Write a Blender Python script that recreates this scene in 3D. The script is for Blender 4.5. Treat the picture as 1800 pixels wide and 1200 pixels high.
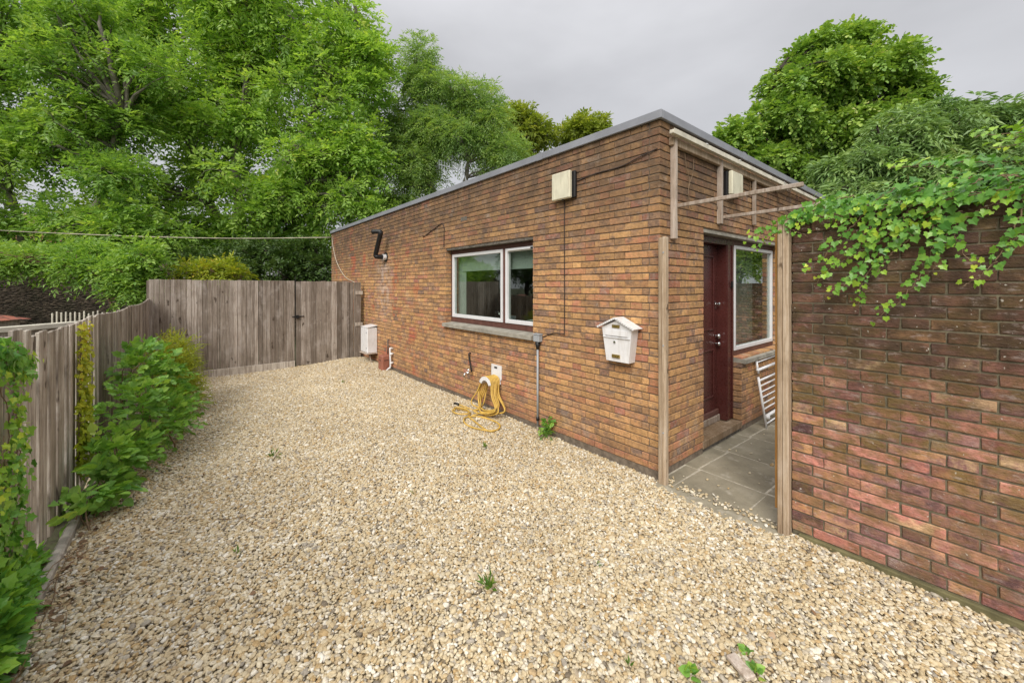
import bpy, math, random
import numpy as np
from math import radians as R, pi, sin, cos
from mathutils import Vector, Matrix

S = bpy.context.scene
for o in list(bpy.data.objects): bpy.data.objects.remove(o)

# ------------------------------------------------------------------ camera
EYE = np.array([1.77, -3.24, 1.72]); FPX = 697.0
cd = bpy.data.cameras.new('camera'); cam = bpy.data.objects.new('camera', cd)
S.collection.objects.link(cam); S.camera = cam
cam.location = EYE; cam.rotation_euler = (R(90), 0, math.atan2(.771, .637))
cd.sensor_width = 36; cd.lens = FPX/1800*36; cd.shift_y = -99/1800
cd.clip_start = .05; cd.clip_end = 600

# ------------------------------------------------------------------ world, sun, exposure
SUN_EL, SUN_AZ = R(40), R(146)       # azimuth clockwise from +Y
W = bpy.data.worlds.new('World'); S.world = W; W.use_nodes = True
nt = W.node_tree; nt.nodes.clear()
def wn(t, **k):
    n = nt.nodes.new(t)
    for a, b in k.items(): setattr(n, a, b)
    return n
sky = wn('ShaderNodeTexSky', sky_type='NISHITA', sun_disc=False, sun_elevation=SUN_EL, sun_rotation=SUN_AZ)
tc = wn('ShaderNodeTexCoord'); sep = wn('ShaderNodeSeparateXYZ')
nt.links.new(tc.outputs['Generated'], sep.inputs[0])
grad = wn('ShaderNodeMapRange'); grad.interpolation_type = 'SMOOTHSTEP'; grad.inputs['From Min'].default_value = 0.42; grad.inputs['From Max'].default_value = 1.0
grad.inputs['To Min'].default_value = 2.6; grad.inputs['To Max'].default_value = 6.8
nt.links.new(sep.outputs['Z'], grad.inputs['Value'])
mp = wn('ShaderNodeMapping'); mp.inputs['Scale'].default_value = (1.0, 1.0, 2.6)
nt.links.new(tc.outputs['Generated'], mp.inputs[0])
nz = wn('ShaderNodeTexNoise'); nz.inputs['Scale'].default_value = 1.7; nz.inputs['Detail'].default_value = 5
nt.links.new(mp.outputs[0], nz.inputs['Vector'])
cl = wn('ShaderNodeMapRange'); cl.inputs['From Min'].default_value = .3; cl.inputs['From Max'].default_value = .7
cl.inputs['To Min'].default_value = .82; cl.inputs['To Max'].default_value = 1.14
nt.links.new(nz.outputs['Fac'], cl.inputs['Value'])
mul = wn('ShaderNodeMath', operation='MULTIPLY')
nt.links.new(grad.outputs[0], mul.inputs[0]); nt.links.new(cl.outputs[0], mul.inputs[1])
tint = wn('ShaderNodeMix', data_type='RGBA', blend_type='MULTIPLY'); tint.inputs[0].default_value = 1
tint.inputs[6].default_value = (1, 1, 1.035, 1); nt.links.new(mul.outputs[0], tint.inputs[7])
mx = wn('ShaderNodeMix', data_type='RGBA'); mx.inputs[0].default_value = .96
nt.links.new(sky.outputs[0], mx.inputs[6]); nt.links.new(tint.outputs[2], mx.inputs[7])
bg = wn('ShaderNodeBackground'); bg.inputs['Strength'].default_value = .1
nt.links.new(mx.outputs[2], bg.inputs['Color'])
wo = wn('ShaderNodeOutputWorld'); nt.links.new(bg.outputs[0], wo.inputs[0])
sl = bpy.data.lights.new('sun', 'SUN'); sl.energy = 1.5; sl.angle = R(35); sl.color = (1, .95, .87)
so = bpy.data.objects.new('sun', sl); S.collection.objects.link(so)
sd = Vector((sin(SUN_AZ)*cos(SUN_EL), cos(SUN_AZ)*cos(SUN_EL), sin(SUN_EL)))
so.rotation_euler = sd.to_track_quat('Z', 'Y').to_euler(); so.location = (0, -20, 20)
S.view_settings.view_transform = 'Standard'; S.view_settings.look = 'None'
S.view_settings.exposure = 1.24; S.view_settings.gamma = 1
S.cycles.max_bounces = 8; S.cycles.transparent_max_bounces = 8

# ------------------------------------------------------------------ helpers
rng = np.random.default_rng(7); random.seed(7)
def ray(px, py):
    a = (px-900)/FPX; b = -(py-501)/FPX
    return np.array([a*.637-.771, a*.771+.637, b])
def onY(px, py, y=0.): r = ray(px, py); return EYE + r*(y-EYE[1])/r[1]
def onZ(px, py, z=0.): r = ray(px, py); return EYE + r*(z-EYE[2])/r[2]
def at(px, py, d): return EYE + d*ray(px, py)

def tag(o, label=None, cat=None, group=None, kind=None):
    if label: o['label'] = label
    if cat: o['category'] = cat
    if group: o['group'] = group
    if kind: o['kind'] = kind
    return o
def thing(name, label, cat, loc=(0, 0, 0), group=None):
    o = bpy.data.objects.new(name, None); S.collection.objects.link(o)
    o.location = [float(v) for v in loc]; o.empty_display_size = .2
    return tag(o, label, cat, group)

BT_V, BT_Q, BT_T = [], [], []
def _bevel_template():
    idx = {}
    for sx in (-1, 1):
        for sy in (-1, 1):
            for sz in (-1, 1):
                for ax in range(3):
                    idx[(sx, sy, sz, ax)] = len(BT_V); BT_V.append(((sx, sy, sz), ax))
    def pos(i):
        s, ax = BT_V[i]; return np.array([s[k]*(1. if k == ax else .8) for k in range(3)])
    def orient(f):
        p = [pos(i) for i in f]; n = np.cross(p[1]-p[0], p[2]-p[0]); c = sum(p)/len(p)
        return f if n @ c > 0 else f[::-1]
    for ax in range(3):
        o1, o2 = [k for k in range(3) if k != ax]
        for s in (-1, 1):
            f = []
            for a, b in ((-1, -1), (1, -1), (1, 1), (-1, 1)):
                v = [0, 0, 0]; v[ax] = s; v[o1] = a; v[o2] = b; f.append(idx[(*v, ax)])
            BT_Q.append(orient(f))
        for a in (-1, 1):
            for b in (-1, 1):
                v0 = [0, 0, 0]; v0[o1] = a; v0[o2] = b; v1 = list(v0); v0[ax] = -1; v1[ax] = 1
                BT_Q.append(orient([idx[(*v0, o1)], idx[(*v1, o1)], idx[(*v1, o2)], idx[(*v0, o2)]]))
    for sx in (-1, 1):
        for sy in (-1, 1):
            for sz in (-1, 1): BT_T.append(orient([idx[(sx, sy, sz, k)] for k in range(3)]))
_bevel_template()
BT_S = np.array([v[0] for v in BT_V], float); BT_A = np.array([v[1] for v in BT_V])
BT_F = np.ones((24, 3)); BT_F[np.arange(24), BT_A] = 0

class MB:
    """collects shapes, then links them as one mesh object"""
    def __init__(s): s.v = []; s.n = 0; s.f = []; s.smooth = False
    def add(s, V, F, rnd=None, mi=0):
        V = np.asarray(V, float); s.v.append(V)
        r = float(rng.random()) if rnd is None else rnd
        for f in F:
            f = np.asarray(f); f = f.reshape(1, -1) if f.ndim == 1 else f
            s.f.append((f+s.n, np.full(len(f), r) if np.isscalar(r) else np.asarray(r, float), mi))
        s.n += len(V); return s
    def box(s, c, size, rot=None, b=.003, rnd=None, mi=0, jit=0.):
        h = np.asarray(size, float)/2; b = min(b, h.min()*.45)
        V = BT_S*(h - b*BT_F)
        if jit: V = V+rng.normal(0, jit, V.shape)*np.array([1., .5, .8])
        if rot is not None: V = V @ np.asarray(rot, float).T
        return s.add(V+np.asarray(c, float), [np.array(BT_Q), np.array(BT_T)], rnd, mi)
    def bar(s, p, q, w, h, b=.003, rnd=None, mi=0, up=(0, 0, 1)):
        p = np.asarray(p, float); q = np.asarray(q, float); d = q-p; L = np.linalg.norm(d); d = d/L
        u = np.asarray(up, float)
        if abs(d @ u) > .95: u = np.array([1., 0, 0])
        x = np.cross(u, d); x /= np.linalg.norm(x); z = np.cross(d, x)
        return s.box((p+q)/2, (w, L, h), np.stack([x, d, z], 1), b, rnd, mi)
    def span(s, lo, hi, b=.003, rnd=None, mi=0):
        lo = np.asarray(lo, float); hi = np.asarray(hi, float)
        return s.box((lo+hi)/2, hi-lo, None, b, rnd, mi)
    def tube(s, P, r, k=8, cap=True, rnd=None, mi=0):
        P = np.asarray(P, float); n = len(P); r = np.broadcast_to(np.asarray(r, float), (n,))
        T = np.gradient(P, axis=0); T /= np.linalg.norm(T, axis=1)[:, None]+1e-9
        u = np.array([0, 0, 1.]) if abs(T[0, 2]) < .9 else np.array([1., 0, 0])
        V = []
        a = np.arange(k)*2*pi/k
        for i in range(n):
            u = u-(u @ T[i])*T[i]; u /= np.linalg.norm(u)+1e-9; w = np.cross(T[i], u)
            V.append(P[i]+r[i]*(np.cos(a)[:, None]*u+np.sin(a)[:, None]*w))
        V = np.concatenate(V); j = np.arange(k); j2 = (j+1) % k
        F = [np.stack([j+i*k, j2+i*k, j2+(i+1)*k, j+(i+1)*k], 1) for i in range(n-1)]
        if cap: F += [np.arange(k)[::-1], np.arange(k)+(n-1)*k]
        return s.add(V, F, rnd, mi)
    def poly(s, pts, rnd=None, mi=0): return s.add(pts, [np.arange(len(pts))], rnd, mi)
    def prism(s, pts, off, rnd=None, mi=0):
        pts = np.asarray(pts, float); k = len(pts); j = np.arange(k); j2 = (j+1) % k
        nrm = np.cross(pts[1]-pts[0], pts[2]-pts[1])
        F = [j[::-1], j+k, np.stack([j, j2, j2+k, j+k], 1)]
        if nrm @ np.asarray(off, float) < 0: F = [f[..., ::-1] for f in F]
        return s.add(np.concatenate([pts, pts+np.asarray(off, float)]), F, rnd, mi)
    def build(s, name, mats, parent=None, smooth=False, label=None):
        V = np.concatenate(s.v); loops = []; starts = []; tot = []; rn = []; mi = []; c = 0
        for f, r, m in s.f:
            n, k = f.shape; loops.append(f.ravel()); starts.append(c+np.arange(n)*k); tot.append(np.full(n, k))
            c += n*k; rn.append(r); mi.append(np.full(n, m))
        me = bpy.data.meshes.new(name); me.vertices.add(len(V))
        off = np.array(parent.location) if parent is not None else np.zeros(3)
        p2 = parent
        while p2 is not None and p2.parent is not None: p2 = p2.parent; off = off+np.array(p2.location)
        me.vertices.foreach_set('co', (V-off).astype(np.float32).ravel())
        L = np.concatenate(loops); st = np.concatenate(starts)
        me.loops.add(len(L)); me.loops.foreach_set('vertex_index', L.astype(np.int32))
        me.polygons.add(len(st)); me.polygons.foreach_set('loop_start', st.astype(np.int32))
        me.polygons.foreach_set('loop_total', np.concatenate(tot).astype(np.int32))
        me.polygons.foreach_set('material_index', np.concatenate(mi).astype(np.int32))
        me.polygons.foreach_set('use_smooth', np.full(len(st), smooth))
        a = me.attributes.new('rnd', 'FLOAT', 'FACE'); a.data.foreach_set('value', np.concatenate(rn).astype(np.float32))
        for m in (mats if isinstance(mats, (list, tuple)) else [mats]): me.materials.append(m)
        me.update(calc_edges=True)
        o = bpy.data.objects.new(name, me); S.collection.objects.link(o); o.parent = parent
        if label: o['label'] = label
        return o

def catmull(P, n=8, closed=False):
    P = np.asarray(P, float); N = len(P); out = []
    for i in range(N if closed else N-1):
        g = (lambda k: P[k % N]) if closed else (lambda k: P[min(max(k, 0), N-1)])
        a, b, c, d = g(i-1), g(i), g(i+1), g(i+2)
        for t in np.arange(n)/n:
            out.append(.5*((2*b)+(c-a)*t+(2*a-5*b+4*c-d)*t*t+(3*b-a-3*c+d)*t**3))
    if not closed: out.append(P[-1])
    return np.array(out)

# ------------------------------------------------------------------ materials
class N:
    def __init__(s, name):
        s.m = bpy.data.materials.new(name); s.m.use_nodes = True; s.t = s.m.node_tree; s.t.nodes.clear()
        s.out = s.t.nodes.new('ShaderNodeOutputMaterial'); s.c = s.n('ShaderNodeTexCoord')
    def n(s, t, **k):
        x = s.t.nodes.new(t)
        for a, b in k.items(): setattr(x, a, b)
        return x
    def l(s, a, b): s.t.links.new(a, b)
    def attr(s, name='rnd', kind='GEOMETRY'): return s.n('ShaderNodeAttribute', attribute_name=name, attribute_type=kind).outputs['Fac']
    def noise(s, scale, detail=4, stretch=(1, 1, 1), vec=None, rough=.55, off=None):
        m = s.n('ShaderNodeMapping'); m.inputs['Scale'].default_value = stretch
        s.l(vec or s.c.outputs['Object'], m.inputs[0])
        if off is not None:
            cb = s.n('ShaderNodeCombineXYZ'); mm = s.n('ShaderNodeMath', operation='MULTIPLY'); mm.inputs[1].default_value = 37.
            s.l(off, mm.inputs[0])
            for k in range(3): s.l(mm.outputs[0], cb.inputs[k])
            s.l(cb.outputs[0], m.inputs['Location'])
        x = s.n('ShaderNodeTexNoise'); x.inputs['Scale'].default_value = scale; x.inputs['Detail'].default_value = detail
        x.inputs['Roughness'].default_value = rough; s.l(m.outputs[0], x.inputs['Vector']); return x.outputs['Fac']
    def ramp(s, fac, stops, mode='LINEAR'):
        r = s.n('ShaderNodeValToRGB'); e = r.color_ramp.elements; r.color_ramp.interpolation = mode
        while len(e) < len(stops): e.new(.5)
        for i, (p, c) in enumerate(stops): e[i].position = p; e[i].color = (*c, 1) if len(c) == 3 else c
        s.l(fac, r.inputs[0]); return r.outputs[0]
    def rng(s, fac, a, b, c=0., d=1.):
        r = s.n('ShaderNodeMapRange')
        for k, v in zip(('From Min', 'From Max', 'To Min', 'To Max'), (a, b, c, d)): r.inputs[k].default_value = v
        s.l(fac, r.inputs['Value']); return r.outputs[0]
    def math(s, op, a, b):
        x = s.n('ShaderNodeMath', operation=op)
        for i, v in enumerate((a, b)):
            if isinstance(v, (int, float)): x.inputs[i].default_value = v
            else: s.l(v, x.inputs[i])
        return x.outputs[0]
    def mix(s, fac, a, b, blend='MIX'):
        x = s.n('ShaderNodeMix', data_type='RGBA', blend_type=blend)
        for i, v in ((0, fac), (6, a), (7, b)):
            if isinstance(v, (int, float)): x.inputs[i].default_value = v
            elif isinstance(v, tuple): x.inputs[i].default_value = (*v, 1)
            else: s.l(v, x.inputs[i])
        return x.outputs[2]
    def xyz(s, which='Object'):
        p = s.n('ShaderNodeSeparateXYZ'); s.l(s.c.outputs[which], p.inputs[0]); return p.outputs
    def bump(s, h, strength=.3, dist=.01):
        b = s.n('ShaderNodeBump'); b.inputs['Strength'].default_value = strength; b.inputs['Distance'].default_value = dist
        s.l(h, b.inputs['Height']); return b.outputs[0]
    def bsdf(s, col, rough=.8, bump=None, metal=0., spec=.4):
        p = s.n('ShaderNodeBsdfPrincipled'); p.inputs['Metallic'].default_value = metal
        p.inputs['Specular IOR Level'].default_value = spec
        for k, v in (('Base Color', col), ('Roughness', rough)):
            if isinstance(v, tuple): p.inputs[k].default_value = (*v, 1)
            elif isinstance(v, (int, float)): p.inputs[k].default_value = v
            else: s.l(v, p.inputs[k])
        if bump is not None: s.l(bump, p.inputs['Normal'])
        return p.outputs[0]
    def done(s, sh): s.l(sh, s.out.inputs['Surface']); return s.m

def plain(name, col, rough=.6, var=.12, scale=9, metal=0., bump=.1, spec=.4, grime=0.):
    k = N(name); n1 = k.noise(scale, 5); n2 = k.noise(scale*7, 3)
    c = k.mix(1., col, k.ramp(n1, [(.25, (1-var*1.6,)*3), (.7, (1+var,)*3)]), 'MULTIPLY')
    if grime: c = k.mix(k.math('MULTIPLY', k.rng(k.noise(22, 6, (1, 1, .18), rough=.65), .48, .70), grime), c, (.30, .25, .16))
    return k.done(k.bsdf(c, k.rng(n2, .3, .7, rough-.07, rough+.07), k.bump(n2, bump, .004), metal, spec))

def brick_mat(name, stops, stain=None, pale=(.55, .47, .40), second=.62, crease=.5, vary=.16, spots=0.):
    k = N(name); r = k.attr(); r2 = k.math('FRACT', k.math('MULTIPLY', r, 7.31), 0.)
    blot = k.noise(9, 4, (1, 1, 1.5), off=r); med = k.noise(22, 6, off=r, rough=.65); fine = k.noise(110, 5, rough=.75); streak = k.noise(30, 5, (1, 1, 2.6), off=r)
    a = k.ramp(k.math('ADD', r, k.math('MULTIPLY', k.math('SUBTRACT', med, .5), .35)), stops)
    c = k.mix(k.math('MULTIPLY', k.rng(blot, .44, .58), second), a, k.ramp(r2, stops))
    r3 = k.math('FRACT', k.math('MULTIPLY', r, 23.7), 0.); c = k.mix(1., c, k.ramp(r3, [(0, (1-vary*1.3,)*3), (1, (1+vary,)*3)]), 'MULTIPLY')
    base = c
    c = k.mix(1., c, k.ramp(med, [(.28, (.60, .585, .58)), (.5, (1, 1, 1)), (.74, (1.30, 1.25, 1.17))]), 'MULTIPLY')
    sm = k.noise(7, 5, (1, 1, 1.3), off=r2); c = k.mix(k.rng(sm, .58, .70, 0, .7), c, (.14, .108, .095))
    c = k.mix(k.rng(streak, .54, .72, 0, .45), c, k.mix(.5, base, (.08, .06, .05)))
    c = k.mix(k.rng(fine, .56, .74, 0, .5), c, (.12, .09, .07)); c = k.mix(k.rng(fine, .42, .28, 0, .35), c, pale)
    if stain: c = stain(k, c, r)
    w = k.math('MULTIPLY', k.rng(k.noise(3.2, 7, rough=.7), .58, .74), k.rng(fine, .35, .62))
    c = k.mix(k.math('MULTIPLY', w, .6), c, pale)
    if spots: c = k.mix(k.math('MULTIPLY', k.rng(k.noise(38, 3), .68, .72), spots), c, (.6, .57, .5))
    h = k.math('ADD', k.math('MULTIPLY', fine, .5), k.math('ADD', med, k.math('MULTIPLY', streak, crease)))
    return k.done(k.bsdf(c, .92, k.bump(h, 1., .009), 0, .2))

HOUSE = [(0, (0.190, 0.129, 0.107)), (.10, (0.268, 0.169, 0.119)), (.2, (0.335, 0.203, 0.119)), (.35, (0.414, 0.237, 0.119)), (.5, (0.481, 0.275, 0.125)),
         (.66, (0.537, 0.315, 0.137)), (.8, (0.492, 0.265, 0.125)), (.9, (0.469, 0.213, 0.119)), (.96, (0.424, 0.180, 0.119)), (1, (0.347, 0.225, 0.178))]
GARDEN = [(0, (0.171, 0.094, 0.091)), (.18, (0.274, 0.143, 0.131)), (.36, (0.365, 0.187, 0.114)), (.5, (0.433, 0.176, 0.137)), (.66, (0.502, 0.231, 0.194)), (.8, (0.479, 0.264, 0.125)), (.92, (0.365, 0.187, 0.171)), (1, (0.570, 0.396, 0.217))]
def house_stain(k, c, r):
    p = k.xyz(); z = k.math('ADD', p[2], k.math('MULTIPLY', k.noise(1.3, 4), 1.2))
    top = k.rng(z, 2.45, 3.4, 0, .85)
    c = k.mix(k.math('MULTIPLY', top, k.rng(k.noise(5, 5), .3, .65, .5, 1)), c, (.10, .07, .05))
    red = k.math('MULTIPLY', k.rng(k.noise(1.5, 3), .57, .68), k.math('MULTIPLY', k.rng(p[0], -3.4, -4.6), k.rng(r, .3, .36)))
    c = k.mix(k.math('MULTIPLY', red, .7), c, (.42, .10, .06))
    run = k.rng(k.noise(9, 5, (1, 1, .10), rough=.6), .50, .66)
    c = k.mix(k.math('MULTIPLY', k.math('MULTIPLY', run, k.rng(p[2], 2.7, 3.15)), .55), c, (.07, .05, .04))
    sill = k.math('MULTIPLY', k.rng(p[2], .45, 1.05), k.math('MULTIPLY', k.rng(p[2], 1.11, 1.09), k.math('MULTIPLY', k.rng(p[0], -3.95, -3.75), k.rng(p[0], -1.45, -1.65))))
    c = k.mix(k.math('MULTIPLY', k.math('MULTIPLY', run, sill), .55), c, (.10, .075, .055))
    base_ = k.math('MULTIPLY', k.rng(p[2], .45, .08), k.rng(k.noise(5, 6, rough=.65), .42, .62))
    c = k.mix(k.math('MULTIPLY', base_, .5), c, (.15, .10, .07))
    wf = k.math('MULTIPLY', k.rng(k.noise(2.4, 7, rough=.72), .57, .68), k.rng(k.noise(60, 4, rough=.7), .4, .65))
    c = k.mix(k.math('MULTIPLY', wf, .4), c, (.62, .55, .47))
    dx = k.math('ABSOLUTE', k.math('ADD', p[0], 6.3), 0.)
    ef = k.math('MULTIPLY', k.rng(dx, .55, .1), k.math('MULTIPLY', k.rng(p[2], 2.35, 2.1), k.rng(p[2], .8, 1.5)))
    c = k.mix(k.math('MULTIPLY', ef, k.rng(k.noise(7, 6), .38, .62, 0, .6)), c, (.60, .48, .42))
    return c
def garden_stain(k, c, r):
    p = k.xyz(); z = k.math('ADD', p[2], k.math('MULTIPLY', k.noise(1.9, 5), .9))
    m = k.rng(k.noise(5.5, 7, (1, 1, 1.6), rough=.65), .44, .58)
    moss = k.math('MULTIPLY', m, k.rng(z, .55, 1.25, .4, .95))
    c = k.mix(k.math('MULTIPLY', moss, .85), c, (.185, .13, .04))
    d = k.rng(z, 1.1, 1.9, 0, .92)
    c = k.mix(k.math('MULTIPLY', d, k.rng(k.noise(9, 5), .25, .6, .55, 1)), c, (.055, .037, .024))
    e = k.math('MULTIPLY', k.rng(k.noise(11, 6, (1, 1, 2.5), rough=.7), .56, .68), .5)
    return k.mix(e, c, (.42, .35, .32))
M = {}
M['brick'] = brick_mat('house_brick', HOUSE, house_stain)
M['brick2'] = brick_mat('garden_brick', GARDEN, garden_stain, (.56, .48, .43), .85, .9, .34, .7)
M['mortar'] = plain('mortar', (.17, .135, .10), .95, .3, 20, bump=.6)
M['mortar2'] = plain('mortar_dirty', (.15, .13, .085), .95, .3, 20, bump=.6)

def wood_mat(name, a, b, c, grain=.6, nails=False):
    k = N(name); r = k.attr(); g = k.noise(45, 7, (1, 1, .05), off=r, rough=.7); g2 = k.noise(150, 4, (1, 1, .03), off=r, rough=.7); kn = k.noise(9, 3, (1, 1, .45), off=r)
    col = k.ramp(g, [(.3, a), (.5, b), (.66, c)])
    col = k.mix(1., col, k.ramp(r, [(0, (.55, .52, .49)), (.3, (.90, .87, .83)), (.7, (1.08, 1.07, 1.06)), (1, (1.42, 1.41, 1.40))]), 'MULTIPLY')
    col = k.mix(k.rng(g2, .56, .68, 0, .55), col, (a[0]*.6, a[1]*.55, a[2]*.5))
    blot = k.noise(5, 6, (1, 1, .6), rough=.65); col = k.mix(k.rng(blot, .52, .70, 0, .55), col, (a[0]*.8, a[1]*.75, a[2]*.65)); col = k.mix(k.rng(blot, .46, .32, 0, .5), col, (c[0]*1.1, c[1]*1.1, c[2]*1.12))
    col = k.mix(k.rng(kn, .67, .71, 0, .85), col, (a[0]*.4, a[1]*.36, a[2]*.32))
    h = k.math('ADD', g, k.math('MULTIPLY', kn, .8))
    return k.done(k.bsdf(col, .85, k.bump(h, grain, .008), 0, .2))
M['fence'] = wood_mat('weathered_board', (.15, .12, .098), (.28, .24, .205), (.41, .37, .33))
M['fence2'] = wood_mat('silvered_board', (.19, .16, .135), (.39, .345, .295), (.58, .54, .48))
M['post'] = wood_mat('pale_timber', (.22, .155, .10), (.37, .285, .20), (.47, .39, .30), .5)
M['batten'] = wood_mat('grey_batten', (.20, .155, .12), (.33, .27, .22), (.43, .38, .33), .4)
M['orange'] = wood_mat('orange_timber', (.40, .20, .06), (.50, .26, .08), (.55, .31, .11), .15)
M['bark'] = plain('bark', (.20, .18, .15), .95, .35, 5, bump=.9)
M['barkdark'] = plain('dark_bark', (.06, .05, .038), .95, .35, 5, bump=.9)
M['twig'] = plain('brown_stem', (.20, .135, .08), .8, .2, 20)
M['white'] = plain('white_paint', (.74, .74, .75), .35, .05, 6, bump=.03, spec=.5, grime=.3)
M['upvc'] = plain('white_frame', (.66, .66, .67), .35, .05, 6, bump=.02, spec=.5)
M['cream'] = plain('cream_plastic', (.64, .61, .47), .5, .12, 5, bump=.03, grime=.45)
M['black'] = plain('black_plastic', (.012, .012, .013), .45, .2, 9, bump=.05)
M['brownframe'] = plain('brown_frame', (.115, .05, .038), .5, .2, 12, bump=.15)
M['maroon'] = plain('maroon_door', (.075, .021, .018), .3, .12, 6, bump=.04, spec=.5)
M['chrome'] = plain('chrome', (.72, .72, .72), .18, .05, 6, metal=1.)
M['brass'] = plain('brass', (.42, .31, .10), .35, .3, 60, metal=.9, bump=.4)
M['grey'] = plain('grey_plastic', (.33, .35, .37), .5, .1, 10)
M['lead'] = plain('grey_roof_trim', (.235, .245, .275), .5, .14, 3, bump=.12, spec=.5)
M['stone'] = plain('concrete', (.30, .28, .235), .9, .22, 10, bump=.6)
M['sandjoint'] = plain('sand_joint', (.42, .38, .30), .95, .3, 25)
M['plinth'] = plain('dark_concrete', (.135, .12, .10), .95, .4, 30, bump=.9)
M['kerbstone'] = plain('kerb_stone', (.36, .33, .28), .95, .35, 8, bump=.8)
M['moss'] = plain('mossy_concrete', (.14, .125, .06), .95, .3, 12, bump=.6)
M['terracotta'] = plain('red_brown_plastic', (.30, .115, .075), .55, .1, 5)
M['hose'] = plain('yellow_hose', (.56, .36, .075), .5, .2, 14)
M['rail'] = plain('cream_rail', (.62, .58, .48), .6, .2, 8)
M['roof'] = plain('roof_felt', (.15, .15, .16), .9, .2, 3)
M['room'] = plain('room_wall', (.22, .21, .19), .9, .05)
M['blind'] = plain('blind_fabric', (.62, .66, .62), .8, .06, 4)
M['net'] = plain('grey_net_blind', (.30, .31, .29), .9, .06, 4)
M['dark'] = plain('dark_worktop', (.05, .05, .05), .4, .1)
M['screen'] = plain('grey_screen', (.25, .29, .32), .2, .1)
M['cable'] = plain('dark_cable', (.045, .03, .025), .6, .2)
M['palecable'] = plain('pale_cable', (.48, .42, .33), .6, .2)
M['step'] = wood_mat('worn_step', (.19, .125, .075), (.33, .24, .155), (.42, .33, .24), .4)
k = N('window_glass'); gl = k.n('ShaderNodeBsdfGlossy'); gl.inputs['Roughness'].default_value = .015
gl.inputs['Color'].default_value = (.86, .9, .88, 1)
tr = k.n('ShaderNodeBsdfTransparent'); tr.inputs['Color'].default_value = (.78, .83, .80, 1)
fr = k.n('ShaderNodeLayerWeight'); fr.inputs['Blend'].default_value = .5
ms = k.n('ShaderNodeMixShader'); k.l(k.rng(k.math('POWER', fr.outputs['Facing'], 3.), 0, 1, .10, .95), ms.inputs[0]); k.l(tr.outputs[0], ms.inputs[1]); k.l(gl.outputs[0], ms.inputs[2])
M['glass'] = k.done(ms.outputs[0])

def leaf_mat(name, stops, trans=.46, rough=.42):
    k = N(name); r = k.attr(); c = k.ramp(r, stops)
    n1 = k.noise(1.2, 3); c = k.mix(1., c, k.ramp(n1, [(.3, (.8, .86, .8)), (.7, (1.2, 1.12, 1.1))]), 'MULTIPLY')
    p = k.bsdf(c, rough, None, 0, .35)
    t = k.n('ShaderNodeBsdfTranslucent'); k.l(k.mix(1., c, (1.35, 1.35, .6), 'MULTIPLY'), t.inputs[0])
    x = k.n('ShaderNodeMixShader'); x.inputs[0].default_value = trans; k.l(p, x.inputs[1]); k.l(t.outputs[0], x.inputs[2])
    return k.done(x.outputs[0])
M['ash'] = leaf_mat('ash_leaf', [(0, (0.167, 0.301, 0.080)), (.4, (0.294, 0.474, 0.103)), (.8, (0.425, 0.603, 0.135)), (.95, (0.569, 0.646, 0.168)), (1, (0.720, 0.709, 0.226))])
M['ash2'] = leaf_mat('ash_leaf_deep', [(0, (0.139, 0.249, 0.090)), (.5, (0.262, 0.405, 0.123)), (.9, (0.415, 0.540, 0.155)), (1, (0.608, 0.608, 0.176))])
M['syc'] = leaf_mat('sycamore_leaf', [(0, (0.139, 0.275, 0.078)), (.5, (0.268, 0.442, 0.097)), (.9, (0.396, 0.550, 0.116)), (1, (0.511, 0.589, 0.161))])
M['oak'] = leaf_mat('oak_leaf', [(0, (0.155, 0.222, 0.038)), (.5, (0.270, 0.337, 0.054)), (.9, (0.395, 0.445, 0.081)), (1, (0.500, 0.462, 0.105))])
M['maple'] = leaf_mat('maple_leaf', [(0, (0.130, 0.254, 0.058)), (.5, (0.247, 0.403, 0.079)), (.85, (0.390, 0.532, 0.108)), (1, (0.700, 0.694, 0.326))], .32, .35)
M['laurel'] = leaf_mat('laurel_leaf', [(0, (0.123, 0.215, 0.077)), (.5, (0.210, 0.342, 0.114)), (.9, (0.317, 0.451, 0.151)), (1, (0.440, 0.470, 0.203))], .28, .4)
M['evergreen'] = leaf_mat('evergreen_leaf', [(0, (0.030, 0.065, 0.016)), (.6, (0.061, 0.117, 0.023)), (1, (0.109, 0.169, 0.033))], .2)
M['ivy'] = leaf_mat('ivy_leaf', [(0, (0.070, 0.210, 0.039)), (.45, (0.141, 0.330, 0.054)), (.75, (0.264, 0.470, 0.053)), (1, (0.529, 0.661, 0.076))], .28, .32)
M['shrub'] = leaf_mat('shrub_leaf', [(0, (0.103, 0.247, 0.061)), (.5, (0.204, 0.399, 0.072)), (.85, (0.341, 0.531, 0.092)), (1, (0.543, 0.625, 0.163))], .32, .38)
M['yellowleaf'] = leaf_mat('yellow_leaf', [(0, (0.216, 0.297, 0.027)), (.5, (0.405, 0.459, 0.041)), (.85, (0.567, 0.527, 0.054)), (1, (0.608, 0.351, 0.054))], .35)
M['goldbush'] = leaf_mat('gold_bush_leaf', [(0, (0.162, 0.257, 0.027)), (.5, (0.297, 0.365, 0.034)), (.85, (0.459, 0.432, 0.041)), (1, (0.567, 0.378, 0.081))], .35)
M['litter'] = leaf_mat('dry_leaf', [(0, (.14, .08, .045)), (.5, (.26, .16, .09)), (1, (.42, .32, .22))], .15, .7)
M['grass'] = leaf_mat('weed_leaf', [(0, (.06, .14, .02)), (.6, (.12, .22, .03)), (1, (.24, .28, .06))], .3)

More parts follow.
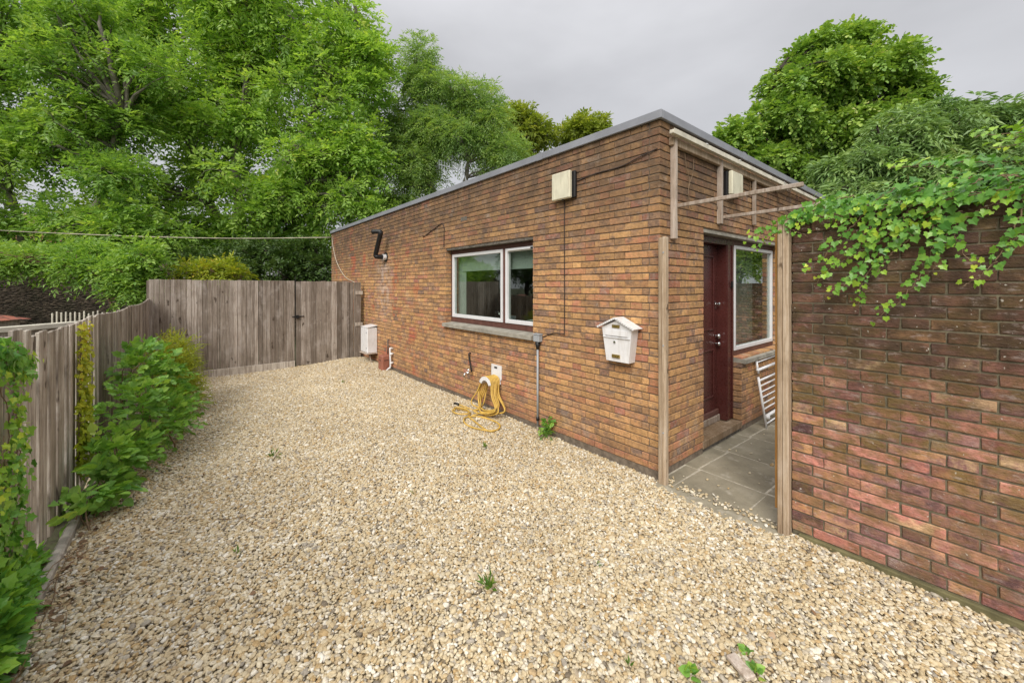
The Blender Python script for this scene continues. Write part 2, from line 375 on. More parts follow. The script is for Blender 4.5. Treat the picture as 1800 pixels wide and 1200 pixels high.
# ------------------------------------------------------------------ leaf clouds
def T(v, f): return np.array(v, float), np.array(f)
DIAMOND = T([(0, 0, 0), (.23, .42, .07), (0, 1, -.06), (-.23, .42, .07)], [(0, 1, 2), (0, 2, 3)])
NARROW = T([(0, 0, 0), (.14, .4, .04), (0, 1, -.12), (-.14, .4, .04)], [(0, 1, 2), (0, 2, 3)])
BLADE = T([(-.02, 0, 0), (.02, 0, 0), (.016, .5, .02), (-.016, .5, .02), (0, 1, -.12), (0, 1, -.12)], [(0, 1, 2), (0, 2, 3), (3, 2, 4)])
_o = [(0, 0), (.3, .08), (.42, .35), (.3, .68), (0, 1), (-.3, .68), (-.42, .35), (-.3, .08)]
OVATE = T([(0, .42, -.05)]+[(x, y, .10*abs(x)*2-.10*y*y) for x, y in _o], [(0, i+1, (i+1) % 8+1) for i in range(8)])
_i = [(0, .04), (.24, -.12), (.50, .02), (.40, .27), (.52, .46), (.25, .62), (0, 1), (-.25, .62), (-.52, .46), (-.40, .27), (-.50, .02), (-.24, -.12)]
LOBED = T([(0, .3, -.03)]+[(x, y, .12*abs(x)-.10*y*y) for x, y in _i], [(0, i+1, (i+1) % 12+1) for i in range(12)])

def unit(a): return a/(np.linalg.norm(a, axis=-1, keepdims=True)+1e-9)
def leaves(mb, P, Dr, Nm, size, tpl, rnd=None):
    """P points, Dr leaf directions, Nm approximate normals"""
    tv, tf = tpl; n = len(P); Dr = unit(Dr); X = unit(np.cross(Dr, Nm)); Z = np.cross(X, Dr)
    size = np.broadcast_to(size, (n,))
    V = P[:, None]+size[:, None, None]*(tv[None, :, 0:1]*X[:, None]+tv[None, :, 1:2]*Dr[:, None]+tv[None, :, 2:3]*Z[:, None])
    F = (tf[None]+(np.arange(n)*len(tv))[:, None, None]).reshape(-1, 3)
    r = rng.random(n) if rnd is None else rnd
    mb.add(V.reshape(-1, 3), [F], np.repeat(r, len(tf)))

def sprays(mb, P, A, L, nl, size, tpl, droop=.35, rnd0=None):
    """compound twigs: nl leaflets on both sides of an axis A of length L at each point P"""
    n = len(P); A = unit(A); up = np.array([0, 0, 1.])+rng.normal(0, .35, (n, 3)); side = unit(np.cross(A, up)); nor = np.cross(side, A)
    base = rng.random(n) if rnd0 is None else rnd0
    for j in range(nl):
        t = (j+.5)/nl*.9+.1; sgn = 1 if j % 2 else -1
        if j == nl-1: sgn = 0
        p = P+A*(L*t)[:, None]-np.array([0, 0, 1.])*(L*t*t*droop)[:, None]
        d = A*(.55 if sgn else 1.)+side*sgn*.8-np.array([0, 0, droop*.8*t])+rng.normal(0, .16, (n, 3))
        leaves(mb, p, d, nor+rng.normal(0, .25, (n, 3)), size*rng.uniform(.55, 1.3, n), tpl, np.clip(base*.65+rng.random(n)*.35, 0, 1))

def limb(mb, p, q, r0, r1, k=6, n=6, wob=.08):
    p = np.asarray(p, float); q = np.asarray(q, float); L = np.linalg.norm(q-p); t = np.linspace(0, 1, n)[:, None]
    P = p+(q-p)*t+np.sin(t*pi)*rng.normal(0, wob*L, 3)+np.array([0, 0, 1.])*np.sin(t*pi)*L*.06
    P[1:-1] += rng.normal(0, wob*.2*L, (n-2, 3)); mb.tube(P, np.linspace(r0, r1, n), k, rnd=.5); return P

def tree(name, label, base_px, depth, lobes, mat, bark, nspray, size, tpl=DIAMOND, nl=7, L=.42, trunk_r=.25, stems=((0, 0),), droop=.35, group=None,
         clump=1.0, fork=.35, up=.25, zbase=0., seed=0):
    """lobes: (px, py, rx, ry, weight) in picture units at the tree's distance"""
    global rng
    keep_rng, rng = rng, np.random.default_rng(seed or int(abs(base_px))+11)
    s = depth/FPX; b = at(base_px, 501, depth); b[2] = zbase
    o = thing(name, label, 'tree', b, group)
    cl = []
    fw = np.array([-.771, .637, 0]); rt = np.array([.637, .771, 0])
    for lb in lobes:
        px, py, rx, ry = lb[:4]; w = lb[4] if len(lb) > 4 else 1.
        c = at(px, py, depth); rx *= s; ry *= s
        n = max(3, int(w*5.5*(rx*ry)**.75/clump**1.5))
        for i in range(n):
            d = unit(rng.normal(0, 1, 3)); q = rng.random()**.45
            rc = clump*rng.uniform(.55, 1.15)
            m = max(.1, 1-.55*rc/max(rx, .3))
            cl.append((c+rt*d[0]*rx*q*m+fw*d[1]*rx*.8*q*m+np.array([0, 0, d[2]*ry*q*max(.1, 1-.5*rc/max(ry, .3))]), rc))
    wsum = sum(r*r for _, r in cl); lf = MB(); tb = MB()
    top = np.mean([c for c, _ in cl], 0); Ps = []; As = []; Rn = []; tips = []
    sp = []
    for dx, dy in stems:                        # stems fork low and run up through the crown
        f = np.array([b[0]+rng.normal(0, .08), b[1]+rng.normal(0, .08), b[2]+fork*(top[2]-b[2])*rng.uniform(.7, 1.1)])+rt*dx*.45
        e = at(base_px+dx*depth, 501, depth)*0+top+rt*dx*s*300+np.array([0, 0, dy])
        limb(tb, b+rt*dx*.12, f, trunk_r, trunk_r*.72, 9, 6, .03); P = limb(tb, f, e, trunk_r*.7, trunk_r*.16, 7, 10, .05); sp.append(np.concatenate([[f], P]))
    allp = np.concatenate(sp)
    for c, r in cl:
        lowp = allp[allp[:, 2] < c[2]+.2]; lowp = lowp if len(lowp) else allp
        a = lowp[np.argmin(np.linalg.norm(lowp-c, axis=1)+.6*np.abs(lowp[:, 2]-c[2]+.8))]
        ll = np.linalg.norm(c-a); P = limb(tb, a, c, min(.026+.02*ll, trunk_r*.45), .016, 5, 6, .06)
        for j in range(3):
            limb(tb, P[3+j % 3], c+unit(rng.normal(0, 1, 3))*r*.85, .014, .005, 3, 4, .1)
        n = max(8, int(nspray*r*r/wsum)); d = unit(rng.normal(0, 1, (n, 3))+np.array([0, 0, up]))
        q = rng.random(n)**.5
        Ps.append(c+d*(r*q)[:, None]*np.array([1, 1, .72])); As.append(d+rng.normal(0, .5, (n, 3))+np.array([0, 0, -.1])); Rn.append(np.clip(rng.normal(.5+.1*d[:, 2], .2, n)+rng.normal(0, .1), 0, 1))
    P = np.concatenate(Ps); A = np.concatenate(As)
    sprays(lf, P, A, L*rng.uniform(.7, 1.2, len(P)), nl, size, tpl, droop, np.concatenate(Rn))
    tb.build('trunk', bark, o, True); lf.build('crown', mat, o); rng = keep_rng
    return o

# ------------------------------------------------------------------ ground
HW = -.1                     # front wall face of the house (x); its long wall face is y = 0
g = MB(); g.poly([(-150, -150, -.06), (150, -150, -.06), (150, 150, -.06), (-150, 150, -.06)])
k = N('soil_and_grass'); n1 = k.noise(.6, 6); n2 = k.noise(14, 5)
M['soil'] = k.done(k.bsdf(k.mix(k.rng(n2, .35, .65), k.ramp(n1, [(.35, (.06, .055, .03)), (.6, (.07, .10, .03))]), (.05, .045, .025)), .95, k.bump(n2, .8, .03)))
tag(g.build('ground', M['soil']), kind='structure')
def bed_z(x, y):
    z = .012*np.sin(x*1.7+y*.9)+.01*np.sin(y*2.3-x*.6)+.006*np.sin(x*4.1)*np.sin(y*3.7)
    z = z+.085*np.exp(-((x+7.3)/.7)**2-((y+.35)/.55)**2)                       # heap by the gate
    z = z+.03*np.exp(-((y+3.6)/.3)**2)*(x > -7)
    lip = np.clip((y+.12)/.1, 0, 1)*np.clip((x+.12)/.1, 0, 1)*np.clip((.9-x)/.1, 0, 1)
    return z-.05*lip
k = N('gravel_bed'); vo = k.n('ShaderNodeTexVoronoi'); vo.inputs['Scale'].default_value = 42; k.l(k.c.outputs['Object'], vo.inputs['Vector'])
cr = k.n('ShaderNodeSeparateColor'); k.l(vo.outputs['Color'], cr.inputs[0])
M['bed'] = k.done(k.bsdf(k.ramp(cr.outputs[0], [(0, (.34, .27, .17)), (.5, (.48, .39, .26)), (1, (.6, .53, .4))]), .9, k.bump(vo.outputs['Distance'], .8, -.02)))
g = MB(); xs = np.linspace(-7.62, 6, 180); ys = np.linspace(-3.9, .02, 60)
XX, YY = np.meshgrid(xs, ys); V = np.stack([XX.ravel(), YY.ravel(), bed_z(XX, YY).ravel()-.012], 1)
i = (np.arange(59)[:, None]*180+np.arange(179)).ravel()
g.add(V, [np.stack([i, i+1, i+181, i+180], 1)], .5); tag(g.build('gravel_bed', M['bed'], smooth=True), kind='structure')

# pebbles: one uncountable mass, instanced on points
def gravel():
    P = []
    for step, lift, keep in ((.0160, .0, 1.), (.021, .0055, .55)):
        a = np.arange(-7.58, 2.9, step); b = np.arange(-3.84, -.005, step); X, Y = np.meshgrid(a, b); X = X.ravel(); Y = Y.ravel()
        X = X+rng.uniform(-.5, .5, len(X))*step; Y = Y+rng.uniform(-.5, .5, len(Y))*step
        edge = -.075+.05*np.sin(X*9)+.03*np.sin(X*23)+rng.normal(0, .02, len(X))+.10*(X-.4)**2      # ragged lip over the slabs
        ok = (Y < -.008) & (rng.random(len(X)) < keep) & ~((X > -.09) & (X < .86) & (Y > edge))
        rel = np.stack([X, Y], 1)-EYE[:2]; dep = rel @ np.array([-.771, .637]); lat = rel @ np.array([.637, .771])
        ok &= (dep > 1.2) & (np.abs(lat) < dep*1.29*1.12+.3)
        X, Y = X[ok], Y[ok]; P.append(np.stack([X, Y, bed_z(X, Y)+lift+rng.uniform(-.004, .004, len(X))], 1))
    n = 130; X = rng.uniform(-.05, .85, n); Y = -.05+np.abs(rng.normal(0, .07, n)); P.append(np.stack([X, Y, np.full(n, .012)], 1))   # strays on the slabs
    n = 24; P.append(np.stack([rng.uniform(-.05, .8, n), rng.uniform(.1, 2.2, n), np.full(n, .01)], 1))
    P = np.concatenate(P); n = len(P)
    me = bpy.data.meshes.new('gravel'); me.vertices.add(n); me.vertices.foreach_set('co', P.astype(np.float32).ravel())
    def va(nm, t, arr):
        a = me.attributes.new(nm, t, 'POINT'); a.data.foreach_set('value' if t == 'FLOAT' else 'vector', np.asarray(arr, np.float32).ravel())
    va('rnd', 'FLOAT', rng.random(n))
    va('turn', 'FLOAT_VECTOR', np.stack([rng.normal(0, .3, n), rng.normal(0, .3, n), rng.uniform(0, 2*pi, n)], 1))
    sz = np.clip(rng.lognormal(math.log(.0092), .27, n), .005, .021)
    va('grow', 'FLOAT_VECTOR', np.stack([sz*rng.uniform(1., 1.45, n), sz*rng.uniform(.8, 1.05, n), sz*rng.uniform(.42, .75, n)], 1))
    k = N('pebble'); r = k.attr('rnd', 'INSTANCER')
    c = k.ramp(r, [(0, (.20, .165, .12)), (.03, (.36, .33, .28)), (.09, (.47, .43, .35)), (.15, (.45, .32, .16)), (.28, (.50, .405, .25)), (.5, (.55, .465, .31)),
                   (.7, (.60, .53, .38)), (.86, (.66, .605, .48)), (1, (.76, .74, .67))])
    ge = k.n('ShaderNodeNewGeometry'); big = k.noise(.9, 5, vec=ge.outputs['Position']); c = k.mix(1., c, k.ramp(big, [(.3, (.88, .86, .84)), (.65, (1.06, 1.05, 1.04))]), 'MULTIPLY')
    n1 = k.noise(1.3, 4, off=r); c = k.mix(1., c, k.ramp(n1, [(.3, (.74, .72, .70)), (.7, (1.18, 1.16, 1.12))]), 'MULTIPLY')
    pm = k.done(k.bsdf(c, .75, k.bump(k.noise(6, 3), .25, .1), 0, .25))
    me.materials.append(pm)
    ng = bpy.data.node_groups.new('pebbles', 'GeometryNodeTree')
    ng.interface.new_socket('Geometry', in_out='INPUT', socket_type='NodeSocketGeometry')
    ng.interface.new_socket('Geometry', in_out='OUTPUT', socket_type='NodeSocketGeometry')
    nn = ng.nodes.new; ln = ng.links.new; gi = nn('NodeGroupInput'); go = nn('NodeGroupOutput'); g2i = nn('GeometryNodeGeometryToInstance')
    for q in range(7):
        ico = nn('GeometryNodeMeshIcoSphere'); ico.inputs['Subdivisions'].default_value = 2
        pos = nn('GeometryNodeInputPosition'); tn = nn('ShaderNodeTexNoise'); tn.noise_dimensions = '4D'
        tn.inputs['W'].default_value = q*9.7; tn.inputs['Scale'].default_value = .85; tn.inputs['Detail'].default_value = 1.5; ln(pos.outputs[0], tn.inputs['Vector'])
        sb = nn('ShaderNodeVectorMath'); sb.operation = 'SUBTRACT'; sb.inputs[1].default_value = (.5, .5, .5); ln(tn.outputs['Color'], sb.inputs[0])
        sc = nn('ShaderNodeVectorMath'); sc.operation = 'SCALE'; sc.inputs['Scale'].default_value = 1.5; ln(sb.outputs[0], sc.inputs[0])
        sp = nn('GeometryNodeSetPosition'); ln(ico.outputs['Mesh'], sp.inputs['Geometry']); ln(sc.outputs[0], sp.inputs['Offset'])
        sm = nn('GeometryNodeSetShadeSmooth'); ln(sp.outputs[0], sm.inputs[0])
        mm = nn('GeometryNodeSetMaterial'); mm.inputs['Material'].default_value = pm; ln(sm.outputs[0], mm.inputs['Geometry']); ln(mm.outputs[0], g2i.inputs[0])
    ip = nn('GeometryNodeInstanceOnPoints'); ip.inputs['Pick Instance'].default_value = True
    ln(gi.outputs[0], ip.inputs['Points']); ln(g2i.outputs[0], ip.inputs['Instance'])
    def na(nm, t):
        x = nn('GeometryNodeInputNamedAttribute'); x.data_type = t; x.inputs['Name'].default_value = nm; return x.outputs[0]
    e2r = nn('FunctionNodeEulerToRotation'); ln(na('turn', 'FLOAT_VECTOR'), e2r.inputs[0]); ln(e2r.outputs[0], ip.inputs['Rotation'])
    ln(na('grow', 'FLOAT_VECTOR'), ip.inputs['Scale']); ln(ip.outputs[0], go.inputs[0])
    o = bpy.data.objects.new('gravel', me); S.collection.objects.link(o); md = o.modifiers.new('pebbles', 'NODES'); md.node_group = ng
    tag(o, 'cream and tan pebbles covering the whole yard', 'gravel', kind='stuff')
gravel()

# paving in the passage
k = N('paving'); n1 = k.noise(2.2, 6); n2 = k.noise(40, 5)
c = k.ramp(n1, [(.3, (.15, .13, .09)), (.52, (.255, .225, .16)), (.7, (.335, .30, .225))])
c = k.mix(k.rng(k.noise(6, 7, rough=.65), .56, .68, 0, .6), c, (.42, .385, .32)); c = k.mix(k.rng(n2, .55, .75, 0, .35), c, (.09, .085, .06))
M['slab'] = k.done(k.bsdf(c, .9, k.bump(n2, .5, .004)))
pv = MB(); ca, sa = cos(R(-2)), sin(R(-2))
rot = np.array([[ca, -sa, 0], [sa, ca, 0], [0, 0, 1]])
for a in range(-1, 4):
    for b in range(0, 14):
        if b == 0 and a != 0: continue
        pv.box((.035+.275+a*.56+.012*(b-1)*0, -.15+.3+b*.62, -.02+abs(rng.normal(0, .0006))), (.549, .609, .045), rot, .005)
pv.span((.591, -.15, -.0425), (.905, .452, .0022), .005); pv.span((-.095, -.13, -.0425), (.030, .452, .0018), .005); tag(pv.build('paving', M['slab']), kind='structure')
g = MB(); g.poly([(-.08, -.13, .0003), (.90, -.13, .0003), (.90, .06, .0003), (-.08, .06, .0003)]); g.poly([(-.8, .0605, .0003), (2.4, .0605, .0003), (2.4, 8.3, .0003), (-.8, 8.3, .0003)]); tag(g.build('paving_joints', M['sandjoint']), kind='structure')

# ------------------------------------------------------------------ bricks
GA, SL, HL, CP, BD = .0680, .243, .120, .363, .103
def row_joints(n, r, L, first):
    """joint positions of one Flemish bond course"""
    j = [0.]; x = 0.
    seq = [HL, SL] if r % 2 == 0 else [HL*1.5, HL, SL]
    x = first if first else 0.
    if first: j.append(x)
    x += seq[0]; j.append(x); q = 1
    cyc = [SL, HL] if r % 2 == 0 else [HL, SL]
    i = 0
    while x < L: x += cyc[i % 2]; j.append(x); i += 1
    return j
def brick_wall(mb, origin, udir, ndir, L, rows, z0, holes=(), corner=True, rndf=None, gauge=GA, jit=.0007, perp=.0045):
    """courses of separate bricks; udir along the wall, ndir outward; holes = (u0,u1,z0,z1)"""
    o = np.asarray(origin, float); u = np.asarray(udir, float); n = np.asarray(ndir, float); up = np.array([0, 0, 1.])
    for r in range(rows):
        zc = z0+(r+.5)*gauge; J = row_joints(rows, r, L, 0)
        J[0] = 0.
        if corner and r % 2 == 1: J = [BD+.006]+[x for x in J if x > BD+.05]
        iv = [(J[i], min(J[i+1], L)) for i in range(len(J)-1) if J[i] < L-.02]
        for h in holes:
            if not (h[2]-.01 < zc < h[3]): continue
            nv = []
            for a, b in iv:
                if b <= h[0] or a >= h[1]: nv.append((a, b)); continue
                if a < h[0]: nv.append((a, h[0]))
                if b > h[1]: nv.append((h[1], b))
            iv = nv
        for a, b in iv:
            if b-a < .018: continue
            gap = perp*rng.uniform(.6, 1.4); pr = rng.normal(0, .0013)
            hh = gauge-rng.uniform(.0085, .0115); c = o+u*(a+b)/2+n*(pr-BD/2)+up*(zc+rng.normal(0, .0006))
            t = rng.normal(0, .004); uu = u+up*t
            mb.box(c, (b-a-gap, BD, hh), np.stack([uu, n, up], 1), .0035, float(rndf(r) if rndf else rng.random()), 0, jit)

ZB = .062; NR = 46; WT = ZB+NR*GA             # brick base, courses, wall top
LW, FW = 10.15, 6.2                            # long wall, front wall lengths
house = thing('brick_house', 'flat roofed single storey brown brick house with grey roof edge', 'house', (HW, 0, 0))
WIN = (1.66, 3.72, 1.135, 2.305)               # hole in long wall: distance from corner, height
DOOR = (.84, 3.16, -.5, 2.29)
UND = (1.805, 3.16)
wl = MB(); wl_m = MB()
rf = lambda r: min(.999, max(0., rng.beta(2.0, 1.5) if r > 0 else .9))
brick_wall(wl, (HW, 0, 0), (-1, 0, 0), (0, -1, 0), LW, NR, ZB, [(WIN[0], WIN[1], WIN[2]-.06, WIN[3])], True, rf)
brick_wall(wl, (HW, 0, 0), (0, 1, 0), (1, 0, 0), FW, NR, ZB, [(DOOR[0], UND[0], -1, 2.29), (UND[0], UND[1], .86, 2.29)], False, rf)
# headers at the corner for odd courses of the long wall are the front wall's own ends
for r in range(NR):                            # reveals
    zc = ZB+(r+.5)*GA
    def rv(c, s): wl.box(c, s, None, .0035, float(rf(r)))
    if WIN[2]-.06 < zc < WIN[3]:
        rv((HW-WIN[0]+BD/2*.2+.0, .055+BD, zc), (.02, .1, GA-.01)); rv((HW-WIN[1]-.006, .055+BD, zc), (.02, .1, GA-.01))
def core(lo, hi): wl_m.span(lo, hi, .0005, .5)
x0, x1 = HW-LW+.008, HW-.009
core((x0, .009, ZB-.3), (HW-WIN[1]-.004, .2, WT)); core((HW-WIN[0]+.004, .009, ZB-.3), (x1, .2, WT))
core((HW-WIN[1]-.003, .0092, ZB-.3), (HW-WIN[0]+.003, .2, WIN[2]-.06)); core((HW-WIN[1]-.003, .0092, WIN[3]+.004), (HW-WIN[0]+.003, .2, WT))
core((HW-.2, .2005, ZB-.3), (HW-.0092, DOOR[0]-.004, WT)); core((HW-.2, UND[1]+.004, ZB-.3), (HW-.0092, FW-.005, WT))
core((HW-.2, DOOR[0]-.003, 2.294), (HW-.0094, UND[1]+.003, WT)); core((HW-.2, UND[0]+.004, ZB-.3), (HW-.0094, UND[1]+.003, .855))
core((x0, .2005, ZB-.3), (x0+.2, FW, WT)); core((x0+.2005, FW-.2, ZB-.3), (HW-.2005, FW, WT))
wo_ = wl.build('wall', M['brick'], house); wl_m.build('mortar', M['mortar'], wo_)
pl = MB(); pl.span((HW-LW+.02, .012, -.3), (HW-.02, .19, ZB-.002)); pl.span((HW-.19, .1905, -.3), (HW-.012, DOOR[0], ZB-.002)); pl.span((HW-.19, UND[0], -.3), (HW-.012, FW-.03, ZB-.002))
pl.build('plinth', M['plinth'], house)
# fascia and roof
fz0, fz1 = WT-.005, 3.262; oh = .032
fa = MB(); fa.span((HW-LW-oh, -oh, fz0), (HW+oh, -oh+.03, fz1), .004); fa.span((HW+oh-.03, -oh+.0305, fz0+.0), (HW+oh, FW+oh, fz1), .004)
fa.span((HW-LW-oh, -oh+.0305, fz0), (HW-LW-oh+.03, FW+oh, fz1), .004)
for xx in np.arange(HW-LW+1.4, HW-.5, 2.4): fa.span((xx, -oh-.004, fz0-.003), (xx+.09, -oh-.0005, fz1+.003), .001)
for yy in (1.75, 4.1): fa.span((HW+oh+.0005, yy, fz0-.003), (HW+oh+.004, yy+.09, fz1+.003), .001)
fa.build('fascia', M['lead'], house)
rf_ = MB(); rf_.span((HW-LW-oh+.0305, -oh+.0305, WT+.001), (HW+oh-.0305, FW+oh-.001, fz1-.03)); rf_.build('roof', M['roof'], house)
# room behind the glass
rm = MB(); a = .205
rm.poly([(HW-8, a, .1), (HW-.21, a, .1), (HW-.21, 4.2, .1), (HW-8, 4.2, .1)]); rm.poly([(HW-8, 4.2, .1), (HW-.21, 4.2, .1), (HW-.21, 4.2, 2.6), (HW-8, 4.2, 2.6)])
rm.poly([(HW-5, a, .1), (HW-5, 4.2, .1), (HW-5, 4.2, 2.6), (HW-5, a, 2.6)]); rm.poly([(HW-8, a, 2.6), (HW-.21, a, 2.6), (HW-.21, 4.2, 2.6), (HW-8, 4.2, 2.6)])
rm.build('room', M['room'], house)
wt = MB(); wt.span((HW-WIN[1]-.1, .23, 1.06), (HW-WIN[0]+.1, .8, 1.1)); wt.build('worktop', M['dark'], house)

def glazed(parent_name, axis, uvs, plane, z0, z1, mull=None, sash_in=.0):
    pass
# --- kitchen window in the long wall
X0, X1 = HW-WIN[1], HW-WIN[0]; Z0, Z1 = WIN[2], WIN[3]-.035
wn_ = MB(); fy0, fy1 = .1, .17
def fr_(mb, x0, x1, z0, z1, w, y0, y1, wb=None, wt=None):
    wb = wb or w; wt = wt or w
    mb.span((x0, y0, z0), (x0+w, y1, z1)); mb.span((x1-w, y0, z0), (x1, y1, z1))
    mb.span((x0+w+.0005, y0+.001, z0), (x1-w-.0005, y1-.001, z0+wb)); mb.span((x0+w+.0005, y0+.001, z1-wt), (x1-w-.0005, y1-.001, z1))
fr_(wn_, X0, X1, Z0, Z1, .045, fy0, fy1, .075, .06)
xm = -2.435; wn_.span((xm-.03, fy0+.001, Z0+.076), (xm+.03, fy1-.001, Z1-.061))
win = wn_.build('window', M['brownframe'], house)
for (a_, b_) in ((X0+.046, xm-.031), (xm+.031, X1-.046)):
    s_ = MB(); fr_(s_, a_, b_, Z0+.077, Z1-.062, .042, fy0-.012, fy1-.02, .05, .045); sash = s_.build('sash', M['upvc'], win)
    p_ = MB(); p_.span((a_+.0425, fy0+.02, Z0+.1275), (b_-.0425, fy0+.024, Z1-.1075), .0005); p_.build('pane', M['glass'], sash)
v = MB(); v.span((xm+.1, fy0-.032, Z1-.098), (X1-.12, fy0-.0125, Z1-.077), .004); v.span((X1-.119, fy0-.034, Z1-.1), (X1-.09, fy0-.0125, Z1-.075), .004, mi=1)
v.build('trickle_vent', [M['upvc'], M['black']], win)
bl = MB(); bl.span((X0+.16, .21, 1.95), (X1+.05, .214, 2.285), .001); bl.span((X0+.16, .206, 1.935), (X1+.05, .22, 1.9495), .004); bl.build('blind', M['blind'], win)
cu = MB(); cu.span((X0+.0, .225, 1.12), (X0+.24, .24, 2.28), .004); cu.build('reveal_board', M['blind'], win)
si = MB(); pts = [(X0-.03, -.055, 1.062), (X0-.03, .12, 1.062), (X0-.03, .12, 1.134), (X0-.03, -.055, 1.112)]
si.prism(pts, (X1-X0+.06, 0, 0)); si.build('window_sill', M['stone'], house)
li = MB(); li.span((X0+.002, .012, Z1+.002), (X1-.002, .16, WIN[3]+.003), .002); li.build('lintel', M['plinth'], house)
# --- front door, frame and side window (plane x = HW - .1)
fx0, fx1 = HW-.17, HW-.1; zt = 2.29
li = MB(); li.span((HW-.16, DOOR[0]+.002, zt-.03), (HW-.008, UND[1]-.002, zt+.003), .002); li.build('lintel', M['stone'], house)
df = MB(); df.span((HW-.24, DOOR[0]-.19, .14), (fx1, DOOR[0]-.11, zt-.031)); df.span((HW-.24, 1.63, .14), (fx1, 1.80, zt-.031)); df.span((HW-.24, DOOR[0]-.1095, 2.185), (fx1-.001, 1.6295, zt-.031))
df.span((fx1-.0005, 1.635, .15), (fx1+.012, 1.665, zt-.1), .004); df.span((fx1-.0005, 1.765, .15), (fx1+.012, 1.795, zt-.1), .004)
dfo = df.build('door_frame', M['maroon'], house)
dr = MB(); dx0, dx1 = HW-.245, HW-.205; y0, y1 = DOOR[0]-.109, 1.629
dr.span((dx0, y0, .205), (dx1, y1, 2.184), .003)
def mould(y0, y1, z0, z1):
    w = .022
    for lo, hi in (((y0, z0), (y0+w, z1)), ((y1-w, z0), (y1, z1)), ((y0+w, z0), (y1-w, z0+w)), ((y0+w, z1-w), (y1-w, z1))):
        dr.span((dx1+.0003, lo[0], lo[1]), (dx1+.016, hi[0], hi[1]), .006)
for ya, yb in ((y0+.1, y0+.4), (y0+.47, y1-.11)):
    mould(ya, yb, 1.2, 2.06); mould(ya, yb, .42, .98)
dr.span((dx1+.0004, y0+.02, .205), (dx1+.03, y1-.02, .27), .008, mi=1)
door = dr.build('door', [M['maroon'], M['brownframe']], house)
hd = MB()
def knob(mb, x, y, z, r):
    a = np.linspace(0, pi, 7); mb.tube(np.stack([x+.05-.0*a-np.cos(a)*r*.0+np.linspace(0, .0, 7), np.full(7, y), np.full(7, z)], 1)*1.+np.stack([np.linspace(-.045, .01, 7), np.zeros(7), np.zeros(7)], 1),
            np.array([.55, .5, .42, .8, 1, .9, .45])*r, 12)
knob(hd, dx1, y1-.055, 1.125, .03); hd.build('handle', M['chrome'], door, True); hd = MB(); knob(hd, dx1, y1-.055, 1.035, .024); hd.build('handle', M['chrome'], door, True)
lk = MB(); knob(lk, dx1, y1-.055, 1.50, .02); lk.span((dx1+.0004, y1-.075, 1.44), (dx1+.01, y1-.035, 1.53), .004); lk.build('lock', M['chrome'], door)
bp = MB(); bp.span((fx1+.0125, 1.72, 1.69), (fx1+.03, 1.755, 1.765), .006); bp.build('bell_push', M['black'], dfo)
th = MB(); th.span((HW-.25, DOOR[0]-.10, .13), (HW-.17, 1.628, .2045), .006); th.build('threshold', M['batten'], house)
stp = MB(); stp.span((HW-.245, DOOR[0]-.02, .05), (HW+.005, 1.802, .128), .006); stp.build('step', M['step'], house)
stp2 = MB(); stp2.span((HW-.2, DOOR[0]+.001, -.2), (HW-.02, 1.801, .049)); stp2.build('step_base', M['plinth'], house)
wy0, wy1, wz0, wz1 = 1.803, UND[1]-.003, .865, zt-.031
def fry(mb, y0, y1, z0, z1, w, x0, x1, wb=None, wt=None):
    wb = wb or w; wt = wt or w
    mb.span((x0, y0, z0), (x1, y0+w, z1)); mb.span((x0, y1-w, z0), (x1, y1, z1))
    mb.span((x0+.001, y0+w+.0005, z0), (x1-.001, y1-w-.0005, z0+wb)); mb.span((x0+.001, y0+w+.0005, z1-wt), (x1-.001, y1-w-.0005, z1))
w2 = MB(); fry(w2, wy0, wy1, wz0, wz1, .03, fx0, fx1, .07, .06); win2 = w2.build('window', M['brownframe'], house)
s2 = MB(); fry(s2, wy0+.0305, wy1-.0305, wz0+.0705, wz1-.0605, .04, fx0+.01, fx1+.01, .045, .04); sash2 = s2.build('sash', M['upvc'], win2)
p2 = MB(); p2.span((fx1-.02, wy0+.071, wz0+.116), (fx1-.016, wy1-.071, wz1-.101), .0005); p2.build('pane', M['glass'], sash2)
cu = MB(); cu.span((fx1-.16, wy0+.05, wz0+.1), (fx1-.156, wy1-.30, wz1-.05), .001); cu.build('blind', M['net'], win2)
s3 = MB(); s3.prism([(HW-.11, UND[0]-.0, .80), (HW+.045, UND[0]-.0, .80), (HW+.045, UND[0]-.0, .845), (HW-.11, UND[0]-.0, .866)], (0, UND[1]-UND[0]-.02, 0)); s3.build('window_sill', M['stone'], house)
# return bricks beside the door step
rb = MB()
for r in range(12):
    zc = ZB+(r+.5)*GA
    if zc < .8: rb.box((HW-.052-(.0 if r % 2 else .0), UND[0]-.0005, zc), (.098, .018, GA-.01), None, .0035, float(rng.random()*.45))
rb.build('door_return', M['brick'], house)

# things seen through the kitchen window
t = thing('kitchen_tap', 'chrome mixer tap behind the kitchen window', 'tap', (-3.15, .5, 1.1))
m = MB(); m.tube(catmull([(-3.15, .5, 1.1), (-3.15, .5, 1.28), (-3.10, .47, 1.33), (-3.0, .44, 1.31), (-2.97, .43, 1.27)]), .011, 8); m.tube([(-3.15, .5, 1.1), (-3.15, .5, 1.16)], .022, 10); m.build('spout', M['chrome'], t, True)
m = MB(); m.bar((-3.15, .5, 1.17), (-3.22, .45, 1.20), .012, .012); m.build('lever', M['chrome'], t)
t = MB(); rot = Matrix.Rotation(R(-25), 3, 'X') @ Matrix.Rotation(R(8), 3, 'Z')
t.box((-2.62, .36, 1.19), (.14, .012, .2), np.array(rot), .004, mi=0); t.box((-2.62, .352, 1.191), (.12, .003, .18), np.array(rot), .001, mi=1)
tag(t.build('tablet', [M['grey'], M['screen']]), 'small grey tablet propped up behind the kitchen window', 'tablet')
t = MB()
